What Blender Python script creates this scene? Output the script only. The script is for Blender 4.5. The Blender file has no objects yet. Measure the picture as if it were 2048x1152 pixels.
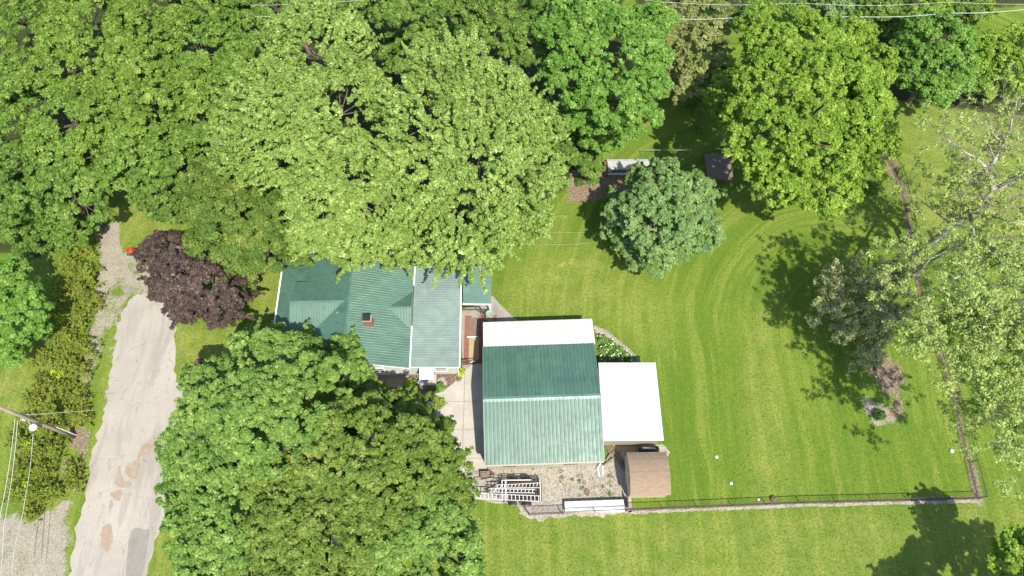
import bpy, bmesh, math, random
import numpy as np
from mathutils import Vector, Matrix

sc = bpy.context.scene
COL = sc.collection
rng = np.random.default_rng(7)
random.seed(7)
R = math.radians

# ------------------------------------------------------------------ camera
H = 57.0
TILT = R(25.13)
FPX = 1365.0
cam = bpy.data.cameras.new("camera")
cam_o = bpy.data.objects.new("camera", cam)
COL.objects.link(cam_o)
cam.sensor_width = 36.0
cam.lens = 36.0 * FPX / 2048.0
cam.clip_end = 3000.0
cam_o.location = (0, 0, H)
cam_o.rotation_euler = (TILT, 0, 0)
sc.camera = cam_o

# ------------------------------------------------------------------ light
SUN_EL = R(56.5)
SUN_DIR = Vector((0.46, -0.888, 0)).normalized()      # horizontal direction towards the sun
world = bpy.data.worlds.new("World")
sc.world = world
world.use_nodes = True
wn = world.node_tree
sky = wn.nodes.new("ShaderNodeTexSky")
sky.sky_type = 'NISHITA'
sky.sun_disc = False
sky.sun_elevation = SUN_EL
sky.sun_rotation = math.atan2(SUN_DIR.x, SUN_DIR.y)
bg = wn.nodes["Background"]
bg.inputs[1].default_value = 0.15
wn.links.new(sky.outputs[0], bg.inputs[0])
sun = bpy.data.lights.new("sun", 'SUN')
sun.energy = 4.4
sun.angle = R(0.5)
sun.color = (1.0, 0.94, 0.80)
sun_o = bpy.data.objects.new("sun", sun)
COL.objects.link(sun_o)
to_sun = Vector((SUN_DIR.x * math.cos(SUN_EL), SUN_DIR.y * math.cos(SUN_EL), math.sin(SUN_EL)))
sun_o.rotation_euler = to_sun.to_track_quat('Z', 'Y').to_euler()
sun_o.location = (20, -40, 60)
sc.view_settings.view_transform = 'Standard'
sc.view_settings.look = 'None'
sc.view_settings.exposure = 0.84
sc.view_settings.gamma = 1.0
sc.cycles.max_bounces = 6
sc.cycles.diffuse_bounces = 3
sc.cycles.transmission_bounces = 4
sc.cycles.transparent_max_bounces = 4

# ------------------------------------------------------------------ helpers
SN, CS = math.sin(TILT), math.cos(TILT)
def P(u, v, h=0.0):
    """point at height h on the sight line of photograph position (u, v)"""
    dx, dy = (u - 1024.0) / FPX, (576.0 - v) / FPX
    z = CS - dy * SN
    t = (H - h) / z
    return Vector((dx * t, (SN + dy * CS) * t, h))
def depth(v, h):
    return (H - h) / (CS - (576.0 - v) / FPX * SN)

def tag(o, label=None, cat=None, group=None, kind=None):
    if label: o["label"] = label
    if cat: o["category"] = cat
    if group: o["group"] = group
    if kind: o["kind"] = kind
    return o
def empty(name, loc=(0, 0, 0), rz=0.0, label=None, cat=None, group=None):
    o = bpy.data.objects.new(name, None)
    o.empty_display_size = 0.3
    o.location = loc
    o.rotation_euler = (0, 0, rz)
    COL.objects.link(o)
    return tag(o, label, cat, group)
def link(name, me, m, parent=None):
    o = bpy.data.objects.new(name, me)
    if m is not None and len(me.materials) == 0:
        me.materials.append(m)
    COL.objects.link(o)
    if parent is not None:
        o.parent = parent
    return o
def copy_tree(o, parent=None):
    c = o.copy()
    COL.objects.link(c)
    if parent is not None: c.parent = parent
    for ch in list(o.children):
        copy_tree(ch, c)
    return c

class MB:
    """collects simple solids, then links them as one mesh object"""
    def __init__(s): s.v = []; s.f = []
    def add(s, vs, fs):
        n = len(s.v)
        s.v += [tuple(p) for p in vs]
        s.f += [tuple(i + n for i in f) for f in fs]
        return s
    def box(s, x0, y0, z0, x1, y1, z1):
        vs = [(x0,y0,z0),(x1,y0,z0),(x1,y1,z0),(x0,y1,z0),(x0,y0,z1),(x1,y0,z1),(x1,y1,z1),(x0,y1,z1)]
        return s.add(vs, [(3,2,1,0),(4,5,6,7),(0,1,5,4),(1,2,6,5),(2,3,7,6),(3,0,4,7)])
    def prism(s, poly, z0, z1):
        n = len(poly)
        vs = [(p[0], p[1], z0) for p in poly] + [(p[0], p[1], z1) for p in poly]
        fs = [tuple(range(n - 1, -1, -1)), tuple(range(n, 2 * n))]
        fs += [(i, (i + 1) % n, n + (i + 1) % n, n + i) for i in range(n)]
        return s.add(vs, fs)
    def bar(s, a, b, w, h=None, up=(0, 0, 1)):
        a, b = Vector(a), Vector(b)
        h = h or w
        d = (b - a).normalized()
        u = Vector(up)
        if abs(d.dot(u)) > 0.98: u = Vector((0, 1, 0))
        x = d.cross(u).normalized() * (w / 2)
        y = x.cross(d).normalized() * (h / 2)
        vs = [a - x - y, a + x - y, a + x + y, a - x + y, b - x - y, b + x - y, b + x + y, b - x + y]
        return s.add(vs, [(3,2,1,0),(4,5,6,7),(0,1,5,4),(1,2,6,5),(2,3,7,6),(3,0,4,7)])
    def tube(s, pts, radii, n=7, cap=True):
        pts = [Vector(p) for p in pts]
        if not hasattr(radii, '__len__'): radii = [radii] * len(pts)
        rings = []
        for i, p in enumerate(pts):
            d = (pts[min(i + 1, len(pts) - 1)] - pts[max(i - 1, 0)]).normalized()
            ref = Vector((0, 0, 1)) if abs(d.z) < 0.9 else Vector((0, 1, 0))
            x = d.cross(ref).normalized(); y = x.cross(d).normalized()
            rings.append([p + (x * math.cos(2 * math.pi * k / n) + y * math.sin(2 * math.pi * k / n)) * radii[i] for k in range(n)])
        vs = [q for r in rings for q in r]; fs = []
        for i in range(len(pts) - 1):
            for k in range(n):
                fs.append((i*n+k, i*n+(k+1) % n, (i+1)*n+(k+1) % n, (i+1)*n+k))
        if cap:
            fs.append(tuple(range(n - 1, -1, -1)))
            fs.append(tuple((len(pts)-1)*n + k for k in range(n)))
        return s.add(vs, fs)
    def lathe(s, c, prof, n=16):
        c = Vector(c); vs = []; fs = []
        for r, z in prof:
            vs += [c + Vector((r * math.cos(2*math.pi*k/n), r * math.sin(2*math.pi*k/n), z)) for k in range(n)]
        for i in range(len(prof) - 1):
            for k in range(n):
                fs.append((i*n+k, i*n+(k+1) % n, (i+1)*n+(k+1) % n, (i+1)*n+k))
        fs.append(tuple(range(n - 1, -1, -1)))
        fs.append(tuple((len(prof)-1)*n + k for k in range(n)))
        return s.add(vs, fs)
    def mesh(s, name="mesh", m=None):
        me = bpy.data.meshes.new(name)
        me.from_pydata(s.v, [], s.f)
        if m: me.materials.append(m)
        return me
    def build(s, name, m, parent=None, smooth=False):
        me = s.mesh(name, m)
        if smooth:
            me.polygons.foreach_set("use_smooth", [True] * len(me.polygons))
        return link(name, me, None, parent)

def np_mesh(name, verts, nquad, m, attrs=None):
    """triangles laid out as consecutive groups of three vertices"""
    me = bpy.data.meshes.new(name)
    me.vertices.add(len(verts)); me.vertices.foreach_set("co", verts.astype(np.float32).ravel())
    me.loops.add(nquad * 3); me.loops.foreach_set("vertex_index", np.arange(nquad * 3, dtype=np.int32))
    me.polygons.add(nquad)
    me.polygons.foreach_set("loop_start", np.arange(0, nquad * 3, 3, dtype=np.int32))
    me.polygons.foreach_set("loop_total", np.full(nquad, 3, dtype=np.int32))
    if attrs:
        for k, a in attrs.items():
            at = me.attributes.new(k, 'FLOAT', 'POINT')
            at.data.foreach_set("value", a.astype(np.float32))
    me.materials.append(m)
    me.update()
    return me

# ------------------------------------------------------------------ materials
def newmat(name):
    m = bpy.data.materials.new(name); m.use_nodes = True
    nt = m.node_tree
    return m, nt, nt.nodes["Principled BSDF"]
def nd(nt, typ, **kw):
    n = nt.nodes.new(typ)
    for k, v in kw.items():
        if k.startswith("i_"): n.inputs[k[2:].replace("_", " ")].default_value = v
        else: setattr(n, k, v)
    return n
def coords(nt, kind="Object"):
    return nt.nodes.new("ShaderNodeTexCoord").outputs[kind]
def noise(nt, vec, scale, detail=3, rough=0.55, dist=0.0):
    n = nd(nt, "ShaderNodeTexNoise", i_Scale=scale, i_Detail=detail, i_Roughness=rough, i_Distortion=dist)
    nt.links.new(vec, n.inputs["Vector"])
    return n.outputs["Fac"]
def ramp(nt, fac, stops):
    r = nt.nodes.new("ShaderNodeValToRGB")
    el = r.color_ramp.elements
    while len(el) < len(stops): el.new(0.5)
    for e, (p, c) in zip(el, stops):
        e.position = p
        e.color = tuple(c) + (1,) if hasattr(c, '__len__') else (c, c, c, 1)
    nt.links.new(fac, r.inputs[0])
    return r.outputs[0]
def mixc(nt, fac, a, b, mode='MIX'):
    n = nt.nodes.new("ShaderNodeMix"); n.data_type = 'RGBA'; n.blend_type = mode
    for s, x in ((0, fac), (6, a), (7, b)):
        if isinstance(x, (int, float)): n.inputs[s].default_value = x
        elif isinstance(x, tuple): n.inputs[s].default_value = x + (1,)
        else: nt.links.new(x, n.inputs[s])
    return n.outputs[2]
def mth(nt, op, a, b=0.0, c=None, clamp=False):
    n = nt.nodes.new("ShaderNodeMath"); n.operation = op; n.use_clamp = clamp
    for i, x in enumerate((a, b, c)):
        if x is None: continue
        if isinstance(x, (int, float)): n.inputs[i].default_value = x
        else: nt.links.new(x, n.inputs[i])
    return n.outputs[0]
def bump(nt, bs, h, strength=0.4, dist=0.02):
    b = nd(nt, "ShaderNodeBump", i_Strength=strength, i_Distance=dist)
    nt.links.new(h, b.inputs["Height"]); nt.links.new(b.outputs[0], bs.inputs["Normal"])

def mat_var(name, c1, c2, scale=3.0, rough=0.7, bumpy=0.0, bscale=None, stretch=None, metallic=0.0, spec=0.5, fine=0.0):
    m, nt, bs = newmat(name)
    co = coords(nt)
    if stretch:
        mp = nd(nt, "ShaderNodeMapping"); mp.inputs["Scale"].default_value = stretch
        nt.links.new(co, mp.inputs[0]); co = mp.outputs[0]
    f = noise(nt, co, scale, 5, 0.65)
    c = ramp(nt, f, [(0.32, c1), (0.68, c2)])
    if fine:
        f2 = noise(nt, co, scale * 14, 2, 0.6)
        c = mixc(nt, fine, c, ramp(nt, f2, [(0.3, 0.0), (0.7, 1.0)]), 'OVERLAY')
    nt.links.new(c, bs.inputs["Base Color"])
    bs.inputs["Roughness"].default_value = rough
    bs.inputs["Metallic"].default_value = metallic
    bs.inputs["Specular IOR Level"].default_value = spec
    if bumpy:
        bump(nt, bs, noise(nt, co, bscale or scale * 8, 4), bumpy)
    return m

def leaf_mat(name, dark, light, accent=None, trans=0.35, rough=0.55):
    m, nt, bs = newmat(name)
    at = nd(nt, "ShaderNodeAttribute", attribute_name="tint")
    co = coords(nt)
    big = noise(nt, co, 0.35, 2)
    f = mth(nt, 'ADD', mth(nt, 'MULTIPLY', at.outputs["Fac"], 0.6), mth(nt, 'MULTIPLY', big, 0.55))
    stops = [(0.2, dark), (0.75, light)]
    if accent: stops.append((0.98, accent))
    c = ramp(nt, f, stops)
    nt.links.new(c, bs.inputs["Base Color"])
    bs.inputs["Roughness"].default_value = rough
    bs.inputs["Specular IOR Level"].default_value = 0.16
    tr = nt.nodes.new("ShaderNodeBsdfTranslucent")
    tc = mixc(nt, 1.0, c, (1.0, 1.15, 0.55), 'MULTIPLY')
    nt.links.new(tc, tr.inputs[0])
    ms = nt.nodes.new("ShaderNodeMixShader"); ms.inputs[0].default_value = trans
    nt.links.new(bs.outputs[0], ms.inputs[1]); nt.links.new(tr.outputs[0], ms.inputs[2])
    nt.links.new(ms.outputs[0], nt.nodes["Material Output"].inputs[0])
    return m

def ground_mat():
    m, nt, bs = newmat("lawn_and_soil")
    co = coords(nt)
    def at(n): return nd(nt, "ShaderNodeAttribute", attribute_name=n).outputs["Fac"]
    n_lo = noise(nt, co, 0.09, 4, 0.6)
    n_md = noise(nt, co, 0.7, 5, 0.65)
    n_hi = noise(nt, co, 5.0, 4, 0.75)
    n_xf = noise(nt, co, 16.0, 2, 0.7)
    # mowing passes: straight towards the south, swinging round in arcs at the north end
    ctr = P(1720, 640)
    sx = nt.nodes.new("ShaderNodeSeparateXYZ")
    wob = nt.nodes.new("ShaderNodeVectorMath"); wob.operation = 'ADD'
    nz = nd(nt, "ShaderNodeTexNoise", i_Scale=0.12, i_Detail=2.0); nt.links.new(co, nz.inputs["Vector"])
    sc_ = nt.nodes.new("ShaderNodeVectorMath"); sc_.operation = 'SCALE'; sc_.inputs[3].default_value = 1.6
    nt.links.new(nz.outputs["Color"], sc_.inputs[0]); nt.links.new(co, wob.inputs[0]); nt.links.new(sc_.outputs[0], wob.inputs[1])
    nt.links.new(wob.outputs[0], sx.inputs[0])
    ddy = mth(nt, 'MAXIMUM', mth(nt, 'SUBTRACT', sx.outputs[1], ctr.y), 0.0)
    ddx = mth(nt, 'SUBTRACT', sx.outputs[0], ctr.x)
    rad = mth(nt, 'SQRT', mth(nt, 'ADD', mth(nt, 'MULTIPLY', ddx, ddx), mth(nt, 'MULTIPLY', ddy, ddy)))
    cx = nt.nodes.new("ShaderNodeCombineXYZ")
    nt.links.new(rad, cx.inputs[0]); nt.links.new(mth(nt, 'MULTIPLY', sx.outputs[1], 0.045), cx.inputs[1])
    n_st = noise(nt, cx.outputs[0], 0.85, 5, 0.72)
    n_cl = noise(nt, co, 0.42, 6, 0.72)
    n_sp = noise(nt, co, 2.2, 5, 0.75)
    g = ramp(nt, n_lo, [(0.3, (0.078, 0.150, 0.010)), (0.7, (0.130, 0.188, 0.018))])
    g = mixc(nt, mth(nt, 'MULTIPLY', ramp(nt, n_st, [(0.50, 0.0), (0.58, 1.0)]), 0.9), g, (0.180, 0.225, 0.036))
    g = mixc(nt, mth(nt, 'MULTIPLY', ramp(nt, n_st, [(0.38, 1.0), (0.48, 0.0)]), 0.7), g, (0.056, 0.128, 0.008))
    g = mixc(nt, mth(nt, 'MULTIPLY', ramp(nt, n_cl, [(0.50, 0.0), (0.64, 1.0)]), 0.55), g, (0.075, 0.155, 0.016))
    g = mixc(nt, mth(nt, 'MULTIPLY', ramp(nt, n_sp, [(0.50, 0.0), (0.68, 1.0)]), 0.5), g, (0.165, 0.215, 0.032))
    dry = mth(nt, 'MULTIPLY', at("dry"), ramp(nt, n_md, [(0.35, 0.25), (0.62, 1.2)]))
    g = mixc(nt, dry, g, (0.35, 0.32, 0.095))
    g = mixc(nt, mth(nt, 'MULTIPLY', ramp(nt, n_hi, [(0.38, 1.0), (0.54, 0.0)]), 0.65), g, (0.062, 0.118, 0.016))
    g = mixc(nt, mth(nt, 'MULTIPLY', ramp(nt, n_xf, [(0.5, 0.0), (0.72, 1.0)]), 0.55), g, (0.24, 0.28, 0.06))
    def msk(name, w=0.7, n=None):
        a = mth(nt, 'ADD', at(name), mth(nt, 'MULTIPLY', mth(nt, 'SUBTRACT', n or n_md, 0.5), w))
        a = mth(nt, 'ADD', a, mth(nt, 'MULTIPLY', mth(nt, 'SUBTRACT', n_hi, 0.5), w * 0.7))
        return ramp(nt, a, [(0.42, 0.0), (0.58, 1.0)])
    vor = nd(nt, "ShaderNodeTexVoronoi", i_Scale=15.0); nt.links.new(co, vor.inputs["Vector"])
    vbw = nt.nodes.new("ShaderNodeRGBToBW"); nt.links.new(vor.outputs["Color"], vbw.inputs[0])
    gr = ramp(nt, vbw.outputs[0], [(0.2, (0.19, 0.165, 0.125)), (0.5, (0.285, 0.26, 0.20)), (0.85, (0.38, 0.35, 0.285))])
    gr = mixc(nt, 0.35, gr, ramp(nt, n_md, [(0.3, (0.20, 0.18, 0.13)), (0.7, (0.35, 0.31, 0.25))]))
    di = ramp(nt, n_hi, [(0.3, (0.08, 0.056, 0.036)), (0.52, (0.21, 0.158, 0.105)), (0.70, (0.40, 0.33, 0.25))])
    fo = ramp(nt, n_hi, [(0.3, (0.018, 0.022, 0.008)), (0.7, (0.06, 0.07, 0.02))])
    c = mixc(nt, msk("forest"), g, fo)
    c = mixc(nt, msk("gravel", 1.0), c, gr)
    c = mixc(nt, msk("dirt"), c, di)
    nt.links.new(c, bs.inputs["Base Color"])
    bs.inputs["Roughness"].default_value = 0.9
    bs.inputs["Specular IOR Level"].default_value = 0.15
    hh = mth(nt, 'ADD', n_xf, mth(nt, 'MULTIPLY', n_hi, 1.5))
    bump(nt, bs, hh, 0.9, 0.06)
    return m

def roof_mat(name, base, rough=0.38):
    m, nt, bs = newmat(name)
    co = coords(nt)
    mp = nd(nt, "ShaderNodeMapping"); mp.inputs["Scale"].default_value = (5.0, 0.35, 1.0)
    oi = nt.nodes.new("ShaderNodeObjectInfo")
    off = nt.nodes.new("ShaderNodeVectorMath"); off.operation = 'ADD'
    nt.links.new(co, off.inputs[0]); nt.links.new(oi.outputs["Location"], off.inputs[1]); nt.links.new(off.outputs[0], mp.inputs[0])
    f = noise(nt, off.outputs[0], 0.7, 5, 0.65)
    st = noise(nt, mp.outputs[0], 1.6, 4, 0.6)
    dk = tuple(x * 0.82 for x in base); lt = tuple(min(1, x * 1.16 + 0.006) for x in base)
    c = ramp(nt, f, [(0.3, dk), (0.7, lt)])
    c = mixc(nt, mth(nt, 'MULTIPLY', ramp(nt, st, [(0.5, 0.0), (0.72, 1.0)]), 0.28), c, tuple(min(1, x * 1.3 + 0.03) for x in base))
    rv = mth(nt, 'ADD', mth(nt, 'MULTIPLY', oi.outputs["Random"], 0.13), 0.935)
    cv = nt.nodes.new("ShaderNodeVectorMath"); cv.operation = 'SCALE'
    nt.links.new(c, cv.inputs[0]); nt.links.new(rv, cv.inputs[3]); c = cv.outputs[0]
    sp = noise(nt, off.outputs[0], 14, 3, 0.7)
    c = mixc(nt, mth(nt, 'MULTIPLY', ramp(nt, sp, [(0.68, 0.0), (0.76, 1.0)]), 0.4), c, (0.3, 0.33, 0.28))
    nt.links.new(c, bs.inputs["Base Color"])
    r = ramp(nt, noise(nt, off.outputs[0], 2.0, 4), [(0.3, rough * 0.8), (0.7, rough * 1.3)])
    nt.links.new(r, bs.inputs["Roughness"])
    bs.inputs["Specular IOR Level"].default_value = 0.8
    return m

M = {}
M['ground'] = ground_mat()
M['green'] = roof_mat("green_metal_roof", (0.054, 0.124, 0.090), 0.45)
M['green_old'] = roof_mat("faded_green_metal_roof", (0.150, 0.205, 0.190), 0.5)
M['green_shed'] = roof_mat("patina_green_roof", (0.095, 0.175, 0.15), 0.45)
M['white_roof'] = mat_var("white_metal_roof", (0.40, 0.395, 0.375), (0.62, 0.62, 0.60), 1.1, 0.5, stretch=(1.0, 3.0, 1), fine=0.12)
M['white'] = mat_var("white_painted_metal", (0.74, 0.74, 0.71), (0.82, 0.82, 0.80), 2, 0.45, fine=0.04)
M['siding'] = mat_var("pale_vinyl_siding", (0.34, 0.34, 0.33), (0.40, 0.40, 0.385), 1.5, 0.6)
M['cream'] = mat_var("cream_steel_siding", (0.34, 0.31, 0.25), (0.41, 0.375, 0.31), 1.5, 0.5)
M['concrete'] = mat_var("pale_concrete", (0.32, 0.298, 0.265), (0.40, 0.372, 0.33), 0.8, 0.85, 0.15, 30, fine=0.12)
M['concrete_old'] = mat_var("aged_concrete", (0.20, 0.185, 0.16), (0.29, 0.265, 0.23), 1.2, 0.9, 0.2, 30, fine=0.2)
M['asphalt'] = mat_var("grey_asphalt_patch", (0.18, 0.165, 0.143), (0.225, 0.208, 0.182), 1.2, 0.9, 0.2, 40, fine=0.15)
M['mud'] = mat_var("dried_mud", (0.235, 0.175, 0.125), (0.30, 0.24, 0.185), 2.5, 0.95, 0.1, 30, fine=0.15)
M['mulch'] = mat_var("wood_mulch", (0.055, 0.035, 0.025), (0.20, 0.15, 0.11), 7, 0.95, 0.8, 22, fine=0.5)
M['gravel'] = None
M['brick'] = mat_var("red_brick", (0.19, 0.07, 0.05), (0.28, 0.12, 0.09), 5, 0.85, 0.2, 20, fine=0.25)
M['plywood'] = mat_var("pale_plywood", (0.30, 0.225, 0.125), (0.37, 0.285, 0.17), 1.5, 0.7, stretch=(5, 0.7, 1), fine=0.08)
M['oldwood'] = mat_var("weathered_wood", (0.11, 0.085, 0.065), (0.23, 0.185, 0.15), 3, 0.85, 0.3, 20, stretch=(5, 1, 1), fine=0.2)
M['darkwood'] = mat_var("dark_stacked_wood", (0.07, 0.045, 0.03), (0.24, 0.17, 0.12), 6, 0.9, 0.4, 20, fine=0.3)
M['shingle'] = mat_var("brown_shingles", (0.195, 0.135, 0.09), (0.265, 0.198, 0.14), 2.2, 0.9, 0.3, 40, stretch=(1, 4, 4), fine=0.25)
M['shedwall'] = mat_var("beige_shed_boards", (0.42, 0.36, 0.27), (0.52, 0.46, 0.36), 2, 0.75)
M['black'] = mat_var("black_plastic", (0.012, 0.012, 0.013), (0.03, 0.03, 0.032), 3, 0.35)
M['rubber'] = mat_var("tyre_rubber", (0.015, 0.015, 0.014), (0.05, 0.05, 0.045), 8, 0.8)
M['iron'] = mat_var("dark_iron", (0.03, 0.025, 0.022), (0.08, 0.055, 0.04), 5, 0.7, fine=0.2)
M['rust'] = mat_var("rusty_steel", (0.14, 0.06, 0.035), (0.28, 0.15, 0.09), 5, 0.85, fine=0.2)
M['alu'] = mat_var("aluminium", (0.62, 0.62, 0.62), (0.78, 0.78, 0.77), 4, 0.4, metallic=0.35)
M['galv'] = mat_var("galvanised_steel", (0.35, 0.36, 0.36), (0.5, 0.5, 0.5), 4, 0.5, metallic=0.4)
M['glass'] = mat_var("dark_window_glass", (0.02, 0.025, 0.03), (0.04, 0.045, 0.05), 2, 0.1)
M['red'] = mat_var("red_enamel", (0.60, 0.012, 0.01), (0.72, 0.02, 0.015), 3, 0.4)
M['blue'] = mat_var("pale_blue_glaze", (0.25, 0.42, 0.68), (0.75, 0.8, 0.86), 9, 0.4)
M['stone'] = mat_var("field_stone", (0.21, 0.18, 0.15), (0.35, 0.315, 0.265), 2.5, 0.9, 0.3, 20, fine=0.2)
M['bark'] = mat_var("grey_brown_bark", (0.08, 0.06, 0.045), (0.22, 0.18, 0.14), 3, 0.95, 0.6, 14, stretch=(3, 3, 0.7), fine=0.3)
M['palebark'] = mat_var("pale_sycamore_bark", (0.20, 0.165, 0.135), (0.50, 0.46, 0.40), 1.6, 0.85, 0.3, 14, fine=0.2)
M['twig'] = mat_var("grey_twigs", (0.17, 0.14, 0.105), (0.33, 0.285, 0.23), 3, 0.9)
M['pole'] = mat_var("utility_pole_wood", (0.19, 0.14, 0.105), (0.30, 0.25, 0.205), 2, 0.9, 0.3, 16, stretch=(6, 6, 0.6), fine=0.2)
M['wire'] = mat_var("weathered_cable", (0.36, 0.36, 0.34), (0.45, 0.45, 0.43), 1, 0.5)
M['petal'] = mat_var("white_petals", (0.7, 0.68, 0.62), (0.82, 0.8, 0.76), 9, 0.6)
M['petal_red'] = mat_var("crimson_petals", (0.35, 0.05, 0.06), (0.55, 0.15, 0.15), 9, 0.6)

def road_mat():
    m, nt, bs = newmat("worn_pale_pavement")
    co = coords(nt)
    lo = noise(nt, co, 0.22, 4, 0.6); md = noise(nt, co, 1.6, 5, 0.7); hi = noise(nt, co, 14, 3, 0.7)
    mp = nd(nt, "ShaderNodeMapping"); mp.inputs["Scale"].default_value = (1.1, 0.13, 1); mp.inputs["Rotation"].default_value = (0, 0, R(12))
    nt.links.new(co, mp.inputs[0]); st = noise(nt, mp.outputs[0], 1.0, 4, 0.6)
    c = ramp(nt, lo, [(0.3, (0.275, 0.25, 0.212)), (0.7, (0.345, 0.316, 0.272))])
    c = mixc(nt, mth(nt, 'MULTIPLY', ramp(nt, st, [(0.5, 0.0), (0.60, 1.0)]), 0.75), c, (0.235, 0.215, 0.188))
    c = mixc(nt, mth(nt, 'MULTIPLY', ramp(nt, md, [(0.5, 0.0), (0.72, 1.0)]), 0.4), c, (0.29, 0.235, 0.185))
    c = mixc(nt, 0.28, c, ramp(nt, hi, [(0.3, 0.1), (0.7, 0.9)]), 'OVERLAY')
    vo = nd(nt, "ShaderNodeTexVoronoi", i_Scale=0.35, feature='DISTANCE_TO_EDGE')
    wv = nt.nodes.new("ShaderNodeVectorMath"); wv.operation = 'ADD'
    nz = nd(nt, "ShaderNodeTexNoise", i_Scale=1.4, i_Detail=4.0); nt.links.new(co, nz.inputs["Vector"])
    nt.links.new(co, wv.inputs[0]); nt.links.new(nz.outputs["Color"], wv.inputs[1]); nt.links.new(wv.outputs[0], vo.inputs["Vector"])
    crack = mth(nt, 'MULTIPLY', ramp(nt, vo.outputs["Distance"], [(0.006, 1.0), (0.014, 0.0)]), ramp(nt, md, [(0.45, 0.0), (0.6, 0.5)]))
    c = mixc(nt, crack, c, (0.10, 0.085, 0.07))
    nt.links.new(c, bs.inputs["Base Color"]); bs.inputs["Roughness"].default_value = 0.9
    bump(nt, bs, hi, 0.3, 0.02)
    return m
M['road'] = road_mat()
def gravel_mat():
    m, nt, bs = newmat("crushed_stone")
    co = coords(nt)
    vor = nd(nt, "ShaderNodeTexVoronoi", i_Scale=11.0); nt.links.new(co, vor.inputs["Vector"])
    vbw = nt.nodes.new("ShaderNodeRGBToBW"); nt.links.new(vor.outputs["Color"], vbw.inputs[0])
    gr = ramp(nt, vbw.outputs[0], [(0.22, (0.12, 0.10, 0.08)), (0.42, (0.27, 0.245, 0.205)), (0.85, (0.37, 0.345, 0.295))])
    md = noise(nt, co, 0.8, 4, 0.6)
    c = mixc(nt, 0.35, gr, ramp(nt, md, [(0.3, (0.24, 0.22, 0.18)), (0.7, (0.34, 0.295, 0.24))]))
    nt.links.new(c, bs.inputs["Base Color"]); bs.inputs["Roughness"].default_value = 0.95
    bump(nt, bs, vor.outputs["Distance"], 0.6, 0.04)
    return m
M['gravel'] = gravel_mat()

L = {}
L['forest'] = leaf_mat("forest_leaves", (0.060, 0.128, 0.018), (0.188, 0.305, 0.052), (0.36, 0.45, 0.13))
L['forest2'] = leaf_mat("deep_green_leaves", (0.054, 0.119, 0.019), (0.173, 0.286, 0.052), (0.346, 0.432, 0.130))
L['forest3'] = leaf_mat("yellowish_forest_leaves", (0.070, 0.136, 0.018), (0.210, 0.320, 0.052), (0.38, 0.45, 0.13))
L['silver'] = leaf_mat("silver_maple_leaves", (0.105, 0.172, 0.028), (0.292, 0.415, 0.100), (0.52, 0.60, 0.24))
L['olive'] = leaf_mat("olive_maple_leaves", (0.055, 0.112, 0.018), (0.140, 0.220, 0.040), (0.33, 0.33, 0.08))
L['purple'] = leaf_mat("purple_maple_leaves", (0.030, 0.020, 0.017), (0.092, 0.064, 0.054), (0.23, 0.185, 0.16), trans=0.12)
L['lime'] = leaf_mat("lime_leaves", (0.092, 0.178, 0.015), (0.254, 0.389, 0.050), (0.454, 0.562, 0.119))
L['emerald'] = leaf_mat("emerald_leaves", (0.068, 0.165, 0.022), (0.195, 0.350, 0.060), (0.36, 0.49, 0.14))
L['grayg'] = leaf_mat("grey_green_maple_leaves", (0.070, 0.146, 0.039), (0.200, 0.313, 0.099), (0.367, 0.464, 0.194), trans=0.25)
L['maple'] = leaf_mat("maple_leaves", (0.073, 0.151, 0.026), (0.221, 0.351, 0.073), (0.410, 0.497, 0.173))
L['maple2'] = leaf_mat("olive_green_maple_leaves", (0.065, 0.122, 0.018), (0.195, 0.275, 0.050), (0.38, 0.40, 0.12))
L['juniper'] = leaf_mat("juniper_sprays", (0.113, 0.178, 0.022), (0.292, 0.335, 0.054), (0.454, 0.367, 0.140))
L['pale'] = leaf_mat("pale_young_leaves", (0.205, 0.281, 0.065), (0.410, 0.497, 0.151), (0.648, 0.650, 0.302))
L['dusty'] = leaf_mat("dusty_grey_leaves", (0.26, 0.27, 0.11), (0.44, 0.45, 0.21), (0.58, 0.57, 0.33))
L['blossom'] = leaf_mat("dusty_olive_leaves", (0.130, 0.162, 0.043), (0.292, 0.324, 0.108), (0.486, 0.475, 0.259))
L['bright'] = leaf_mat("bright_yellow_green_leaves", (0.238, 0.356, 0.016), (0.410, 0.518, 0.043), (0.540, 0.594, 0.086))

# ------------------------------------------------------------------ ground with soil, gravel and undergrowth painted as masks
def poly_px(pts): return np.array([[P(u, v).x, P(u, v).y] for u, v in pts])
def sdf(poly, X, Y):
    d = np.full(X.shape, 1e9); inside = np.zeros(X.shape, bool)
    n = len(poly)
    for i in range(n):
        x0, y0 = poly[i]; x1, y1 = poly[(i + 1) % n]
        ex, ey = x1 - x0, y1 - y0
        t = np.clip(((X - x0) * ex + (Y - y0) * ey) / (ex * ex + ey * ey + 1e-12), 0, 1)
        d = np.minimum(d, np.hypot(X - x0 - t * ex, Y - y0 - t * ey))
        c = ((y0 > Y) != (y1 > Y)) & (X < (x1 - x0) * (Y - y0) / (y1 - y0 + 1e-12) + x0)
        inside ^= c
    return np.where(inside, d, -d)
def line_d(pts, X, Y):
    d = np.full(X.shape, 1e9)
    for (x0, y0), (x1, y1) in zip(pts[:-1], pts[1:]):
        ex, ey = x1 - x0, y1 - y0
        t = np.clip(((X - x0) * ex + (Y - y0) * ey) / (ex * ex + ey * ey + 1e-12), 0, 1)
        d = np.minimum(d, np.hypot(X - x0 - t * ex, Y - y0 - t * ey))
    return d
xs = np.concatenate([[-900, -400, -180, -100, -70], np.arange(-52, 52.1, 0.45), [70, 100, 180, 400, 900]])
ys = np.concatenate([[-900, -400, -150, -60, -25], np.arange(-10, 72.1, 0.42), [90, 120, 200, 450, 1200]])
GX, GY = np.meshgrid(xs, ys)
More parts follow.
